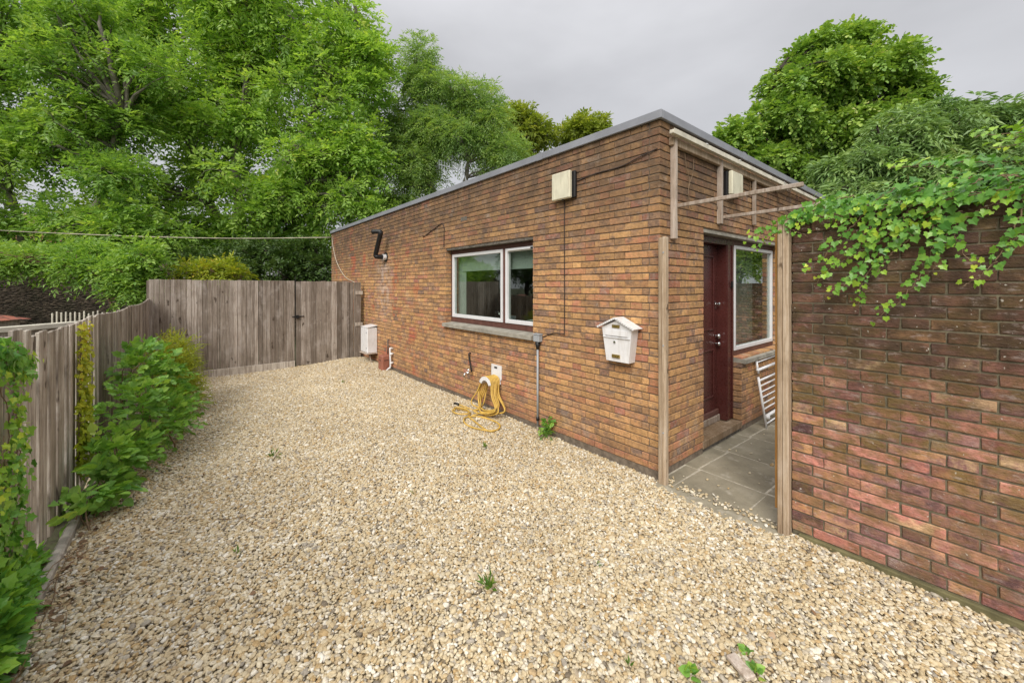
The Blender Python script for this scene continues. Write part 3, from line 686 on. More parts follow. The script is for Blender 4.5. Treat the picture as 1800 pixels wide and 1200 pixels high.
for i in range(6): t.tube(catmull([(-2.28+.03*i, .3, 1.1), (-2.27+.03*i, .33, 1.22), (-2.2+.03*i, .38, 1.25), (-2.13+.03*i, .43, 1.2), (-2.12+.03*i, .45, 1.1)], 5), .004, 5)
t.bar((-2.3, .3, 1.105), (-2.05, .3, 1.105), .006, .006); t.bar((-2.18, .45, 1.105), (-1.95, .45, 1.105), .006, .006)
tag(t.build('dish_rack', M['chrome'], smooth=True), 'chrome wire dish rack behind the narrow kitchen window pane', 'dish rack')

# ------------------------------------------------------------------ garden wall on the right
gw = thing('garden_wall', 'dark mossy brick garden wall with hanging ivy at the right', 'wall', (.9, 0, 0))
b = MB(); brick_wall(b, (.885, 0, 0), (1, 0, 0), (0, -1, 0), 3.4, 30, .035, (), False, lambda r: rng.random(), GA, .0014, .0075)
nk = 30; x = .886; zc = .035+30*GA
while x < 4.25:
    w = rng.uniform(.100, .112); b.box((x+w/2, .10, zc+.054), (w-.007, .215, .104), None, .005, float(rng.random())); x += w
for r in range(30):
    b.box((.885+.05, .155, .035+(r+.5)*GA), (.1, .1, GA-.01), None, .0035, float(rng.random()))
brick_wall(b, (.885, .21, 0), (1, 0, 0), (0, 1, 0), 3.4, 30, .035, (), False, lambda r: rng.random())
bo = b.build('brickwork', M['brick2'], gw)
m = MB(); m.span((.893, .0075, -.2), (4.28, .2025, zc+.07), .0005, .5); m.build('mortar', M['mortar2'], bo)
m = MB(); m.span((.93, -.022, -.2), (4.28, .23, .033), .006); m.build('footing', M['moss'], gw)

# ------------------------------------------------------------------ gateway posts
p = thing('gate_post', 'weathered timber post standing at the corner of the house', 'post', (-.05, -.06, 0), 'timber posts of the gateway')
m = MB(); m.span((-.078, -.068, -.15), (-.047, -.012, 2.13), .006, .35); m.span((-.0465, -.064, -.15), (-.012, -.006, 2.135), .006, .8); m.build('shaft', M['post'], p)
for z in (.45, 1.2, 2.0): m = MB(); m.tube([(-.03, -.0641, z), (-.03, -.069, z)], .007, 8); m.build('screw', M['grey'], p)
p = thing('gate_post', 'taller pale timber post fixed to the end of the ivy covered wall', 'post', (.85, 0, 0), 'timber posts of the gateway')
m = MB(); m.span((.818, -.062, -.15), (.8465, .03, 2.175), .005, .45); m.span((.847, -.056, -.15), (.884, .05, 2.17), .005, .75)
m.span((.80, .0, -.15), (.8175, .06, 2.14), .004, .3); m.build('shaft', M['post'], p)
m = MB(); m.span((.774, .04, .12), (.7995, .10, 1.30), .003, .5); m.span((.774, .04, 1.303), (.7995, .10, 2.12), .003, .7); m.build('stop', M['orange'], p)

# ------------------------------------------------------------------ canopy frame over the door
cf = thing('canopy_frame', 'bare grey timber canopy frame fixed above the front door', 'canopy', (HW, 0, 2.4))
m = MB()
for i, (y, z0, z1) in enumerate(((.175, 2.14, 3.06), (1.135, 2.37, 3.05), (2.1, 2.45, 3.045))):
    m = MB(); w = .05 if i < 2 else .035; m.bar((HW+.024, y+w/2, z0), (HW+.024, y+w/2, z1), .045, w, .004, .9-.3*i); m.build('upright', M['batten'], cf)
for y, l, z in ((.226, 1.0, 2.44), (1.187, .95, 2.44)):
    m = MB(); m.bar((HW+.02, y, z), (HW+l, y, z+.012), .024, .034, .005, .5); m.build('arm', M['batten'], cf)
m = MB(); m.bar((HW+.022, .15, 3.02), (HW+.022, 2.85, 3.02), .04, .07, .004, .6); m.build('ledger', M['post'], cf)
m = MB(); m.bar((HW+.004, 2.93, 3.0), (HW+.16, 2.93, 3.0), .08, .075, .02, .2); m.build('joist_stub', M['batten'], cf)
m = MB(); m.span((HW+.04, .085, 3.062), (HW+.085, 5.6, 3.098), .006); m.span((HW+.0855, .085, 3.058), (HW+.091, 5.6, 3.104), .002); m.build('rail', M['rail'], cf)
for y in (.7, 1.5, 2.98): 
    m = MB(); m.span((HW+.035, y, 3.0985), (HW+.095, y+.035, 3.108), .002); m.build('clip', M['white'], cf)
# dead tendrils hanging on the wall below the rail
for i, pth in enumerate(([(.42, 3.0), (.44, 2.85), (.50, 2.72), (.47, 2.6), (.52, 2.45)], [(.60, 2.95), (.57, 2.8), (.49, 2.68), (.47, 2.58)], [(1.55, 3.0), (1.53, 2.92), (1.6, 2.84)], [(1.95, 3.0), (2.02, 2.95), (2.0, 2.88), (1.93, 2.9)])):
    m = MB(); m.tube(catmull([(HW+.012+.004*j, y, z) for j, (y, z) in enumerate(pth)], 6), .0035, 4); tag(m.build('dead_tendril', M['twig'], smooth=True), 'dry brown ivy tendril clinging to the brick under the canopy rail', 'tendril', 'dead ivy tendrils')

# ------------------------------------------------------------------ things on the long wall
def alarm(name, label, c, n, w, d, h):
    """c = centre on the wall, n = 'y' faces the yard, 'x' faces the door side"""
    o = thing(name, label, 'alarm box', c, 'alarm boxes on the house walls')
    a = MB(); f = MB(); x, y, z = c
    if n == 'y':
        a.span((x-w/2+.03, y-d*.45, z-h/2), (x+w/2+.035, y-.002, z+h/2), .006); f.span((x-w/2, y-d, z-h/2-.005), (x+w/2, y-d*.45-.001, z+h/2+.005), .02)
        f.tube([(x+.02, y-d*.8, z-h/2-.004), (x+.02, y-d*.8, z-h/2-.02)], .008, 8, mi=1)
    else:
        a.span((x+.002, y-w/2-.02, z-h/2-.005), (x+d*.45, y+w/2-.03, z+h/2), .006); f.span((x+d*.45+.001, y-w/2, z-h/2), (x+d, y+w/2, z+h/2), .012)
    a.build('back_plate', M['black'], o); f.build('cover', [M['cream'], M['black']], o, False)
    return o
alarm('alarm_box', 'cream alarm box high on the long wall right of the kitchen window', (-1.225, 0, 2.80), 'y', .27, .085, .285)
alarm('alarm_box', 'cream alarm box above the front door behind the canopy uprights', (HW, 1.46, 2.83), 'x', .29, .09, .26)

mb_ = thing('mailbox', 'white metal mailbox with pitched roof on the brick wall', 'mailbox', (-.46, 0, 1.0))
xc = -.475; hw0, hw1 = .165, .125; yb, yf = -.004, -.115; z0, z1 = 1.0, 1.315
m = MB(); prof = [(xc-hw1, yf+.015, z0), (xc+hw1, yf+.015, z0), (xc+hw0, yf, z1-.0), (xc+.0, yf, z1+.075), (xc-hw0, yf, z1)]
back = [(x, yb, z) for x, y, z in prof]
V = np.array(prof+back); F = [np.array([0, 1, 2, 3, 4]), np.array([9, 8, 7, 6, 5])]+[np.array([i, i+5, (i+1) % 5+5, (i+1) % 5]) for i in range(5)]
m.add(V, F, .5); m.build('body', M['white'], mb_)
m = MB(); m.box((xc, yf-.004, z1-.045), (.25, .006, .055), None, .002); m.bar((xc-.15, yf-.004, z1-.088), (xc+.15, yf-.004, z1-.088), .007, .009, .002); m.build('letter_flap', M['white'], mb_)
m = MB(); ov = .04
for s in (-1, 1):
    p0 = np.array([xc, 0, z1+.098]); p1 = np.array([xc+s*(hw0+ov), 0, z1+.002]); d = p1-p0; nrm = np.array([-d[2]*s, 0, d[0]*s])/np.linalg.norm(d)*.006
    m.prism([p0+(0, yb, 0), p0+(0, yf-.03, 0), p1+(0, yf-.03, 0), p1+(0, yb, 0)], nrm)
    for i in range(9):                        # scalloped edge
        q = p0+d*(i+.5)/9; m.tube([q+(0, yf-.031, -.002), q+(0, yf-.028, -.002)], .0105, 10)
m.build('roof', M['white'], mb_)
m = MB(); m.box((xc-.005, yf-.003, z1+.018), (.085, .005, .03), None, .001); m.build('brass_plate', M['brass'], mb_)
m = MB(); m.box((xc-.01, yf+.006, z0+.052), (.085, .016, .03), None, .001); m.build('brass_plate', M['brass'], mb_)
m = MB(); m.tube([(xc-.02, yf+.006, 1.185), (xc-.02, yf-.006, 1.185)], .011, 12); m.build('lock', M['chrome'], mb_)

fl = thing('flue_pipe', 'black elbowed plume flue pipe high on the long wall', 'flue', (-6.3, 0, 2.3))
m = MB(); m.tube(catmull([(-6.27, -.03, 2.30), (-6.28, -.17, 2.30), (-6.30, -.205, 2.32), (-6.28, -.21, 2.38), (-6.05, -.21, 2.72), (-6.03, -.21, 2.77), (-6.06, -.24, 2.79), (-6.16, -.33, 2.79)], 5), .046, 14); m.build('pipe', M['black'], fl, True)
m = MB(); m.tube([(-6.27, -.002, 2.30), (-6.27, -.012, 2.30)], .10, 18); m.build('wall_collar', M['black'], fl)
m = MB(); m.tube([(-6.27, -.0125, 2.30), (-6.27, -.075, 2.30)], .062, 16); m.build('sleeve', M['white'], fl, False)

mt = thing('meter_box', 'white metal meter box low on the wall beside the gate', 'meter box', (-6.95, 0, .25))
m = MB(); m.span((-7.14, -.22, .255), (-6.745, -.003, .80), .012); m.prism([(-7.15, -.23, .80), (-6.735, -.23, .80), (-6.735, -.003, .835), (-7.15, -.003, .835)], (0, 0, .012)); m.build('cabinet', M['white'], mt)
m = MB(); m.span((-7.12, -.232, .28), (-6.77, -.2205, .785), .006); m.build('door', M['white'], mt)
for z in (.35, .68): m = MB(); m.span((-6.79, -.236, z), (-6.765, -.2325, z+.03), .001); m.build('hinge', M['grey'], mt)
m = MB(); m.span((-7.16, -.25, .235), (-6.72, -.003, .2545), .004); m.tube([(-6.80, -.16, .24), (-6.75, -.13, .04), (-6.75, -.13, -.05)], .016, 8); m.build('base_tray', M['batten'], mt)
rbx = thing('drain_box', 'red brown plastic box standing on the gravel against the wall', 'box', (-6.05, -.1, 0))
m = MB(); m.span((-6.2, -.20, -.1), (-5.98, -.03, .31), .025); m.build('body', M['terracotta'], rbx)
m = MB(); m.span((-6.14, -.2045, .20), (-6.04, -.2005, .212), .001); m.build('slot', M['black'], rbx); m = MB(); m.span((-5.9795, -.16, .205), (-5.976, -.07, .217), .001); m.build('slot', M['black'], rbx)
m = MB(); m.tube([(-6.11, -.03, .31), (-6.11, -.03, .60), (-6.11, -.002, .61)], .011, 8); m.bar((-6.11, -.03, .50), (-6.03, -.03, .49), .014, .014); tag(m.build('gas_pipe', M['plinth'], smooth=True), 'thin dark pipe rising above the red brown box', 'pipe')
m = MB(); m.tube(catmull([(-5.93, -.002, .44), (-5.93, -.05, .45), (-5.92, -.06, .40), (-5.90, -.06, .1), (-5.92, -.09, .05), (-6.0, -.16, -.05)], 5), .017, 10); 
for z in (.16, .34): m.tube([(-5.905, -.07, z), (-5.905, -.0, z)], .024, 8)
tag(m.build('waste_pipe', M['white'], smooth=True), 'white plastic waste pipe bending down to the gravel', 'pipe')
jb = thing('junction_box', 'grey junction box and conduit under the kitchen sill', 'junction box', (-1.63, 0, 0))
m = MB(); m.span((-1.685, -.065, 1.055), (-1.585, -.003, 1.135), .006); m.span((-1.69, -.07, 1.136), (-1.58, -.003, 1.15), .004); m.build('box', M['grey'], jb)
m = MB(); m.tube([(-1.635, -.035, .06), (-1.635, -.035, .97)], .0125, 10); m.build('conduit', M['grey'], jb, True)
m = MB(); m.tube([(-1.635, -.035, .965), (-1.635, -.035, 1.0), (-1.635, -.035, 1.054)], [.016, .025, .03], 10); m.build('gland', M['black'], jb, True); m = MB(); m.tube([(-1.635, -.035, .13), (-1.635, -.035, .17)], .019, 10); m.build('coupling', M['black'], jb, True)
m = MB(); m.tube([(-1.635, -.035, -.05), (-1.635, -.035, .06)], .013, 8); m.build('lower_conduit', M['batten'], jb, True)
def cable(name, label, pts, r, mat, cat='cable', n=8):
    m = MB(); m.tube(catmull(pts, n), r, 6); return tag(m.build(name, mat, smooth=True), label, cat)
cable('wall_cable', 'thin brown cable running down from the alarm box to the junction box', [(-1.235, -.006, 2.66), (-1.237, -.006, 2.2), (-1.235, -.006, 1.7), (-1.237, -.006, 1.22), (-1.25, -.006, 1.18), (-1.4, -.006, 1.175), (-1.585, -.006, 1.11)], .0055, M['cable'])
cable('eaves_cable', 'black cable along the top brick courses from alarm box to corner', [(-1.05, -.008, 2.83), (-.8, -.008, 2.855), (-.5, -.008, 2.858), (-.28, -.012, 2.90), (-.12, -.008, 2.93)], .006, M['cable'])
cable('aerial_lead', 'pale cable hanging from the far roof corner down the brick', [(-10.15, -.012, 3.06), (-10.05, -.01, 2.8), (-9.7, -.01, 2.35), (-9.0, -.01, 1.95), (-8.2, -.01, 1.78)], .009, M['palecable'])
cable('looped_cable', 'brown cable looping over the brick left of the kitchen window', [(-3.87, -.008, 2.33), (-3.865, -.008, 2.5), (-3.87, -.008, 2.66), (-3.95, -.008, 2.72), (-4.2, -.008, 2.66), (-4.6, -.008, 2.56)], .007, M['cable'])
m = MB(); m.span((-3.37, -.004, 2.685), (-3.2, .0, 2.745), .002)
m.build('air_brick', M['plinth'], house)

tp = thing('garden_tap', 'brass garden tap with dark pipe on the wall beside the hose', 'tap', (-3.03, 0, .45))
m = MB(); m.tube(catmull([(-3.10, -.002, .72), (-3.10, -.03, .72), (-3.09, -.035, .66), (-3.03, -.035, .47)], 6), .011, 8); m.build('pipe', M['black'], tp, True)
m = MB(); m.tube([(-3.03, -.03, .46), (-3.03, -.12, .46)], .016, 10); m.tube(catmull([(-3.03, -.10, .46), (-3.03, -.15, .45), (-3.03, -.16, .41)], 5), .014, 10); m.tube([(-3.03, -.09, .46), (-3.03, -.09, .51)], .011, 8); m.build('body', M['chrome'], tp, True)
m = MB(); m.bar((-3.075, -.09, .515), (-2.985, -.09, .515), .016, .012, .004); m.build('handle', M['chrome'], tp)

hb = thing('hose_hanger', 'white plastic hose hanger screwed to the brick wall', 'hose hanger', (-2.47, 0, .4))
m = MB(); m.prism([(-2.58, -.012, .47), (-2.53, -.012, .42), (-2.41, -.012, .42), (-2.36, -.012, .47), (-2.36, -.012, .65), (-2.58, -.012, .65)], (0, .0115, 0)); m.span((-2.51, -.0145, .60), (-2.45, -.0122, .625), .002, mi=1); m.build('back_plate', [M['white'], M['black']], hb)
m = MB(); an = np.linspace(R(20), R(160), 9); pr = [(-2.47+.11*cos(a), -.0125, .385+.11*sin(a)) for a in an]; pr += [(x, y, z-.015) for x, y, z in pr[::-1]]
m.prism(pr, (0, -.18, 0)); pr2 = [(-2.47+.135*cos(a), -.1925, .385+.135*sin(a)) for a in an]; pr2 += [(-2.47+.085*cos(a), -.1925, .385+.085*sin(a)) for a in an[::-1]]
m.prism(pr2, (0, -.008, 0)); m.build('saddle', M['white'], hb)
hp = [(-3.0, -.26, .04), (-2.85, -.24, .035), (-2.66, -.20, .03)]
for i, ii in enumerate((0, 3, 1, 5, 2, 6, 4)):
    yy = -.035-.0225*ii; w = .10+.06*rng.random(); bw = .10+.15*rng.random(); bz = .03+.09*rng.random(); sh = rng.normal(.02, .05)
    hp += [(-2.47-bw*.9+sh, yy-.10, bz+.06), (-2.47-w*1.05, yy-.04, .30), (-2.47-.085, yy, .475), (-2.47, yy, .512), (-2.47+.09, yy, .47), (-2.47+w*1.1, yy-.04, .30), (-2.47+bw+.06+sh, yy-.08, bz+.07), (-2.47+bw*.4+sh, yy-.14, bz), (-2.47-bw*.3+sh, yy-.15, bz)]
c1 = np.array([-2.21, -.43]); 
for a in np.linspace(pi*.9, -pi*2.2, 16): hp.append((c1[0]+.30*cos(a), c1[1]+.17*sin(a)-.02*rng.random(), .03+.006*rng.random()))
hp += [(-2.45, -.44, .035)]
for a in np.linspace(0, pi*3.4, 14): hp.append((-2.70+.17*cos(a)*(1-.02*a), -.42+.10*sin(a)*(1-.02*a), .032+.004*a))
hs = thing('garden_hose', 'yellow garden hose looped over the hanger and coiled on gravel', 'hose', (-2.4, -.2, 0))
m = MB(); m.tube(catmull(hp, 6), .0092, 8); m.build('pipe', M['hose'], hs, True)
m = MB(); m.tube([(-3.0, -.26, .04), (-3.04, -.275, .045), (-3.09, -.29, .045)], [.015, .019, .014], 10); m.build('connector', M['black'], hs, True)

# white safety gate leaning under the side window
sg = thing('safety_gate', 'white metal child safety gate leaning under the side window', 'safety gate', (0, 2.2, 0))
def gp(u, h): return np.array([.045-.115*h/.78, 2.15+u, h])
for p_, q_ in ((gp(0, .0), gp(0, .6)), (gp(.02, .64), gp(.02, .79)), (gp(.72, .0), gp(.72, .79))): m = MB(); m.tube([p_, q_], .014, 8); m.build('upright', M['white'], sg, True)
for h, r in ((.77, .008), (.68, .017), (.555, .012), (.49, .008), (.42, .008), (.355, .008), (.285, .008), (.22, .008), (.13, .018), (.05, .009)):
    m = MB(); m.tube([gp(.0, h), gp(.73, h+.01)], r, 8); m.build('bar', M['white'], sg, True)
m = MB(); m.tube([gp(.02, .13)+(.0, 0, 0), gp(.02, .13)+(.04, .02, 0)], .03, 10); m.build('latch', M['white'], sg, True)

# ------------------------------------------------------------------ fences
XG = -7.6
def boards(mb, p, q, z0, top, w, t, nrm, lap=True, skew=.0, gap=0.):
    p = np.array([*p, 0.]); q = np.array([*q, 0.]); L = np.linalg.norm(q-p); d = (q-p)/L; n = unit(np.array(nrm, float)); x = 0.; i = 0
    while x < L-.02:
        ww = min(w*rng.uniform(.88, 1.12), L-x); c = p+d*(x+ww/2)+n*(.004*(i % 2) if lap else 0)+n*rng.normal(0, .0015)
        zt = top(x+ww/2)+rng.normal(0, .003); ang = rng.normal(0, skew)
        up = np.array([0, 0, 1.])+d*ang; rot = np.stack([d, n, up], 1)
        mb.box(np.array([c[0], c[1], (z0+zt)/2]), (ww-gap*rng.uniform(.5, 1.4)-.003, t, zt-z0), rot, .003); x += ww; i += 1
bf = thing('board_fence', 'tall brown close boarded fence across the far end of the yard', 'fence', (XG, -2.5, 0))
m = MB(); boards(m, (XG, -3.72), (XG, -2.72), .13, lambda x: 1.815, .075, .018, (1, 0, 0)); m.build('board_panel', M['fence'], bf)
m = MB(); boards(m, (XG+.012, -2.715), (XG+.012, -2.1), .13, lambda x: 1.812, .07, .02, (1, 0, 0)); boards(m, (XG+.006, -2.095), (XG+.006, -1.45), .13, lambda x: 1.81, .07, .02, (1, 0, 0)); m.build('board_panel', M['fence'], bf)
m = MB(); m.bar((XG+.03, -3.3, .05), (XG+.03, -1.45, .05), .03, .16); m.build('gravel_board', M['fence2'], bf)
for y in (-3.75, -2.5, -1.53): m = MB(); m.span((XG-.1, y, -.2), (XG-.02, y+.08, 1.8)); m.build('post', M['fence'], bf)
gt = thing('timber_gate', 'brown boarded timber gate standing against the house wall', 'gate', (XG, -.9, 0))
m = MB(); boards(m, (XG+.004, -1.425), (XG+.004, -.33), .02, lambda x: 1.80, .105, .02, (1, 0, 0)); m.build('board_panel', M['fence'], gt)
m = MB(); m.span((XG-.03, -.325, .05), (XG+.0, -.24, 1.79)); m.build('stile', M['fence'], gt); m = MB(); m.span((XG+.0, -.235, -.1), (XG+.07, -.09, 1.785), .004, .15); m.build('hinge_post', M['fence'], gt)
for z in (1.5, .78, ):
    m = MB(); m.span((XG+.0705, -.22, z), (XG+.085, -.05, z+.08), .003, .6); m.build('packing_block', M['fence2'], gt)
m = MB(); m.span((XG+.016, -1.5, 1.045), (XG+.03, -1.27, 1.065)); m.tube([(XG+.02, -1.40, 1.05), (XG+.05, -1.40, 1.05)], .04, 10); m.build('latch', M['black'], gt)
m = MB(); m.tube([(XG+.0, -1.436, 1.06), (XG+.0, -1.436, 1.9)], .008, 6); m.build('drop_bolt', M['black'], gt)

lf_ = thing('paling_fence', 'weathered grey paling fence along the left side of the yard', 'fence', (-4, -3.8, 0))
FP = [(-7.58, -3.72), (-6.2, -3.79), (-4.8, -3.84), (-3.7, -3.89), (-2.6, -3.93), (-1.4, -3.98), (.6, -4.05)]
def ftop(x): return 1.425+.05*np.clip((-x-6.3)/1.2, 0, 1)+.012*sin(x*3)+(.03 if x > -1.9 else 0)
for i in range(len(FP)-1):
    a, b_ = np.array(FP[i]), np.array(FP[i+1]); m = MB(); near = a[0] > -4.0
    boards(m, a, b_, .04, lambda s, a=a, b_=b_: ftop(a[0]+(b_[0]-a[0])*s/np.linalg.norm(b_-a))+(rng.normal(0, .008) if a[0] > -4 else 0), .085 if not near else .10, .02, (0, 1, 0), True, .004 if not near else .012, .004 if not near else .030)
    m.build('board_panel', M['fence2'] if near else M['fence'], lf_)
for i in range(len(FP)-1):
    for z in (.35, 1.15): m = MB(); m.bar((*(np.array(FP[i])-(0, .07)), z), (*(np.array(FP[i+1])-(0, .07)), z), .04, .07); m.build('rail', M['fence'], lf_)
for x, y in FP: m = MB(); m.span((x-.045, y-.19, -.2), (x+.045, y-.1, 1.36)); m.build('post', M['fence'], lf_)
kb = MB(); xx = -7.3
while xx < .6:
    kb.box((xx+.45, -3.79-.0132*(xx+7), .0+rng.normal(0, .006)), (.885, .055, .13), np.array(Matrix.Rotation(-.0132+rng.normal(0, .006), 3, 'Z')), .014); xx += .9
tag(kb.build('kerb', M['kerbstone']), kind='structure')

nf = thing('neighbour_fence', 'grey board fence with pale top rail beyond the palings', 'fence', (-3.5, -4.5, 0))
A, B = np.array([-4.1, -4.02]), np.array([-2.6, -5.65])
m = MB(); boards(m, A, B, -.05, lambda s: 1.31, .11, .018, (.74, .68, 0), True, .003); m.build('board_panel', M['fence2'], nf)
m = MB(); m.bar((*A, 1.335), (*B, 1.33), .09, .045); m.build('top_rail', M['rail'], nf)
pf = thing('picket_fence', 'short white picket fence seen over the palings', 'fence', at(140, 501, 7.0)*np.array([1, 1, 0]))
for i in range(13):
    q = at(92+8*i, 501, 7.0+.03*i); h = 1.26-.06*rng.random(); m = MB(); m.span((q[0]-.016, q[1]-.01, 0), (q[0]+.016, q[1]+.01, h), .006); m.build('pale', M['rail'], pf)
a_, b_ = at(90, 501, 6.98), at(192, 501, 7.38)
for z in (.9, .35): m = MB(); m.bar((a_[0], a_[1]-.02, z), (b_[0], b_[1]-.02, z), .02, .05); m.build('rail', M['batten'], pf)
# stone wall far left
k = N('rubble_stone'); vo = k.n('ShaderNodeTexVoronoi', feature='F1'); mpn = k.n('ShaderNodeMapping'); mpn.inputs['Scale'].default_value = (2.2, 2.2, 5.5); k.l(k.c.outputs['Object'], mpn.inputs[0]); k.l(mpn.outputs[0], vo.inputs['Vector'])
cr = k.n('ShaderNodeSeparateColor'); k.l(vo.outputs['Color'], cr.inputs[0])
c = k.ramp(cr.outputs[0], [(0, (.07, .052, .036)), (.6, (.13, .098, .068)), (.9, (.18, .14, .10)), (1, (.26, .20, .14))]); c = k.mix(k.rng(vo.outputs['Distance'], .45, .75), c, (.04, .032, .022))
M['rubble'] = k.done(k.bsdf(k.mix(k.rng(k.noise(3, 5), .45, .7, 0, .6), c, (.05, .05, .025)), .95, k.bump(vo.outputs['Distance'], .9, -.06)))
sw = MB(); a_, b_ = at(-420, 501, 9.5), at(700, 501, 14.5); d = (b_-a_)[:2]; L = np.linalg.norm(d); d /= L; n_ = np.array([-d[1], d[0]])
ns = 60
for i in range(ns):
    p0 = a_[:2]+d*L*i/ns; p1 = a_[:2]+d*L*(i+1)/ns; h = 2.0+.12*sin(i*.7)+rng.normal(0, .04)+.25*i/ns
    sw.prism([(*p0, -.1), (*p1, -.1), (*p1, h), (*p0, h+rng.normal(0, .03))], (n_[0]*.4, n_[1]*.4, 0))
tag(sw.build('stone_wall', M['rubble']), 'dark rubble stone wall behind the trees at the left', 'wall')
# red tiled garden store beyond the fence
sh = thing('garden_shed', 'low shed with red tiled roof beyond the left fence', 'shed', at(-150, 501, 6.2)*np.array([1, 1, 0]))
q = at(-262, 501, 6.3); e1 = np.array([.637, .771, 0]); e2 = np.array([-.771, .637, 0])
def loc(u, v, z): return q*np.array([1, 1, 0])+e1*u+e2*v+np.array([0, 0, z])
k = N('red_tile'); bk = k.n('ShaderNodeTexBrick'); mp_ = k.n('ShaderNodeMapping'); mp_.inputs['Rotation'].default_value = (0, 0, -.88); k.l(k.c.outputs['Object'], mp_.inputs[0]); k.l(mp_.outputs[0], bk.inputs['Vector'])
bk.inputs['Scale'].default_value = 1; bk.inputs['Brick Width'].default_value = .22; bk.inputs['Row Height'].default_value = .16; bk.inputs['Mortar Size'].default_value = .008
bk.inputs['Color1'].default_value = (.34, .12, .08, 1); bk.inputs['Color2'].default_value = (.22, .08, .06, 1); bk.inputs['Mortar'].default_value = (.05, .04, .035, 1)
M['tile'] = k.done(k.bsdf(bk.outputs[0], .8, k.bump(bk.outputs['Fac'], .6, -.02)))
m = MB(); rp = [loc(-1.6, -.1, 1.06), loc(1.06, -.1, 1.06), loc(1.06, 1.5, 1.06), loc(-1.6, 1.5, 1.06), loc(-.9, .7, 1.34), loc(.35, .7, 1.34)]
m.add(np.array(rp), [np.array([0, 1, 5, 4]), np.array([1, 2, 5]), np.array([2, 3, 4, 5]), np.array([3, 0, 4]), np.array([3, 2, 1, 0])]); m.build('roof', M['tile'], sh)
m = MB(); m.prism([loc(-1.5, 0, 0), loc(.95, 0, 0), loc(.95, 1.4, 0), loc(-1.5, 1.4, 0)], (0, 0, 1.05)); m.build('wall', M['fence'], sh)

# ------------------------------------------------------------------ houses far behind the trees
def far_house(label, px, d, w, dep, h, rh, wallc, roofc):
    q = at(px, 501, d); o = thing('house', label, 'house', q*np.array([1, 1, 0]), 'houses behind the trees')
    def lc(u, v, z): return q*np.array([1, 1, 0])+e1*u+e2*v+np.array([0, 0, z])
    m = MB(); m.prism([lc(-w/2, 0, 0), lc(w/2, 0, 0), lc(w/2, dep, 0), lc(-w/2, dep, 0)], (0, 0, h)); m.build('wall', wallc, o)
    r = [lc(-w/2-.3, -.3, h), lc(w/2+.3, -.3, h), lc(w/2+.3, dep+.3, h), lc(-w/2-.3, dep+.3, h), lc(-w/2-.3, dep/2, h+rh), lc(w/2+.3, dep/2, h+rh)]
    m = MB(); m.add(np.array(r), [np.array([0, 1, 5, 4]), np.array([2, 3, 4, 5]), np.array([1, 2, 5]), np.array([3, 0, 4]), np.array([3, 2, 1, 0])]); ro = m.build('roof', roofc, o)
    m = MB(); m.prism([lc(-w*.3, dep/2-.3, h+rh*.6), lc(-w*.3+.7, dep/2-.3, h+rh*.6), lc(-w*.3+.7, dep/2+.3, h+rh*.6), lc(-w*.3, dep/2+.3, h+rh*.6)], (0, 0, rh*.4+1)); m.build('chimney', wallc, ro)
    for u in (-w*.28, w*.22):
        for z in (1., 3.4):
            if z+1.2 > h: continue
            m = MB()
            for a, b, c, e in ((u-.6, u+.6, z, z+.08), (u-.6, u+.6, z+1.12, z+1.2), (u-.6, u-.52, z+.08, z+1.12), (u+.52, u+.6, z+.08, z+1.12), (u-.03, u+.03, z+.08, z+1.12)):
                m.prism([lc(a, -.06, c), lc(b, -.06, c), lc(b, -.06, e), lc(a, -.06, e)], e2*.055)
            f = m.build('window', M['upvc'], o); m = MB(); m.prism([lc(u-.51, -.03, z+.09), lc(u+.51, -.03, z+.09), lc(u+.51, -.03, z+1.11), lc(u-.51, -.03, z+1.11)], e2*.02); m.build('pane', M['dark'], f)
M['pinkwall'] = plain('pink_render', (.50, .33, .29), .9, .08, 2); M['creamwall'] = plain('cream_render', (.60, .56, .48), .9, .08, 2); M['slate'] = plain('slate', (.13, .12, .12), .8, .2, 4)
far_house('pink rendered house glimpsed through the leaves at far left', 10, 30, 11, 8, 4.6, 2.2, M['pinkwall'], M['tile'])
far_house('cream rendered house glimpsed between the tree trunks', 205, 38, 9, 8, 4.4, 2.4, M['creamwall'], M['slate'])

cable('overhead_cable', 'pale overhead cable from the far roof corner across the trees', [(-10.27, -.02, 3.08), at(430, 419, 11.2), at(290, 417, 10.6), at(150, 412, 10.2), at(0, 405, 10.), at(-300, 385, 9.5)], .011, M['palecable'])
# aerial on the roof
an = thing('tv_aerial', 'grey television aerial standing on the flat roof', 'aerial', at(812, 501, 10.2)*np.array([1, 1, 0])+np.array([0, 0, 3.2]))
q = at(812, 501, 10.2); 
m = MB(); m.tube([(q[0], q[1], 3.2), (q[0], q[1], 4.88)], .018, 8); m.build('mast', M['grey'], an, True)
a_, b_ = at(771, 289, 10.0), at(815, 302, 10.3); m = MB(); m.bar(a_, b_, .02, .02); m.build('boom', M['grey'], an)
for t_ in np.linspace(.02, .95, 10):
    p_ = a_+(b_-a_)*t_; hh = .12 if t_ < .5 else .17; m = MB(); m.tube([p_-(0, 0, hh), p_+(0, 0, hh)], .006, 5); m.build('element', M['grey'], an)
for s_ in (-1, 1): m = MB(); m.bar(b_+(0, 0, .02*s_), b_+(.05, .05, .26*s_), .02, .02); m.build('reflector', M['grey'], an)

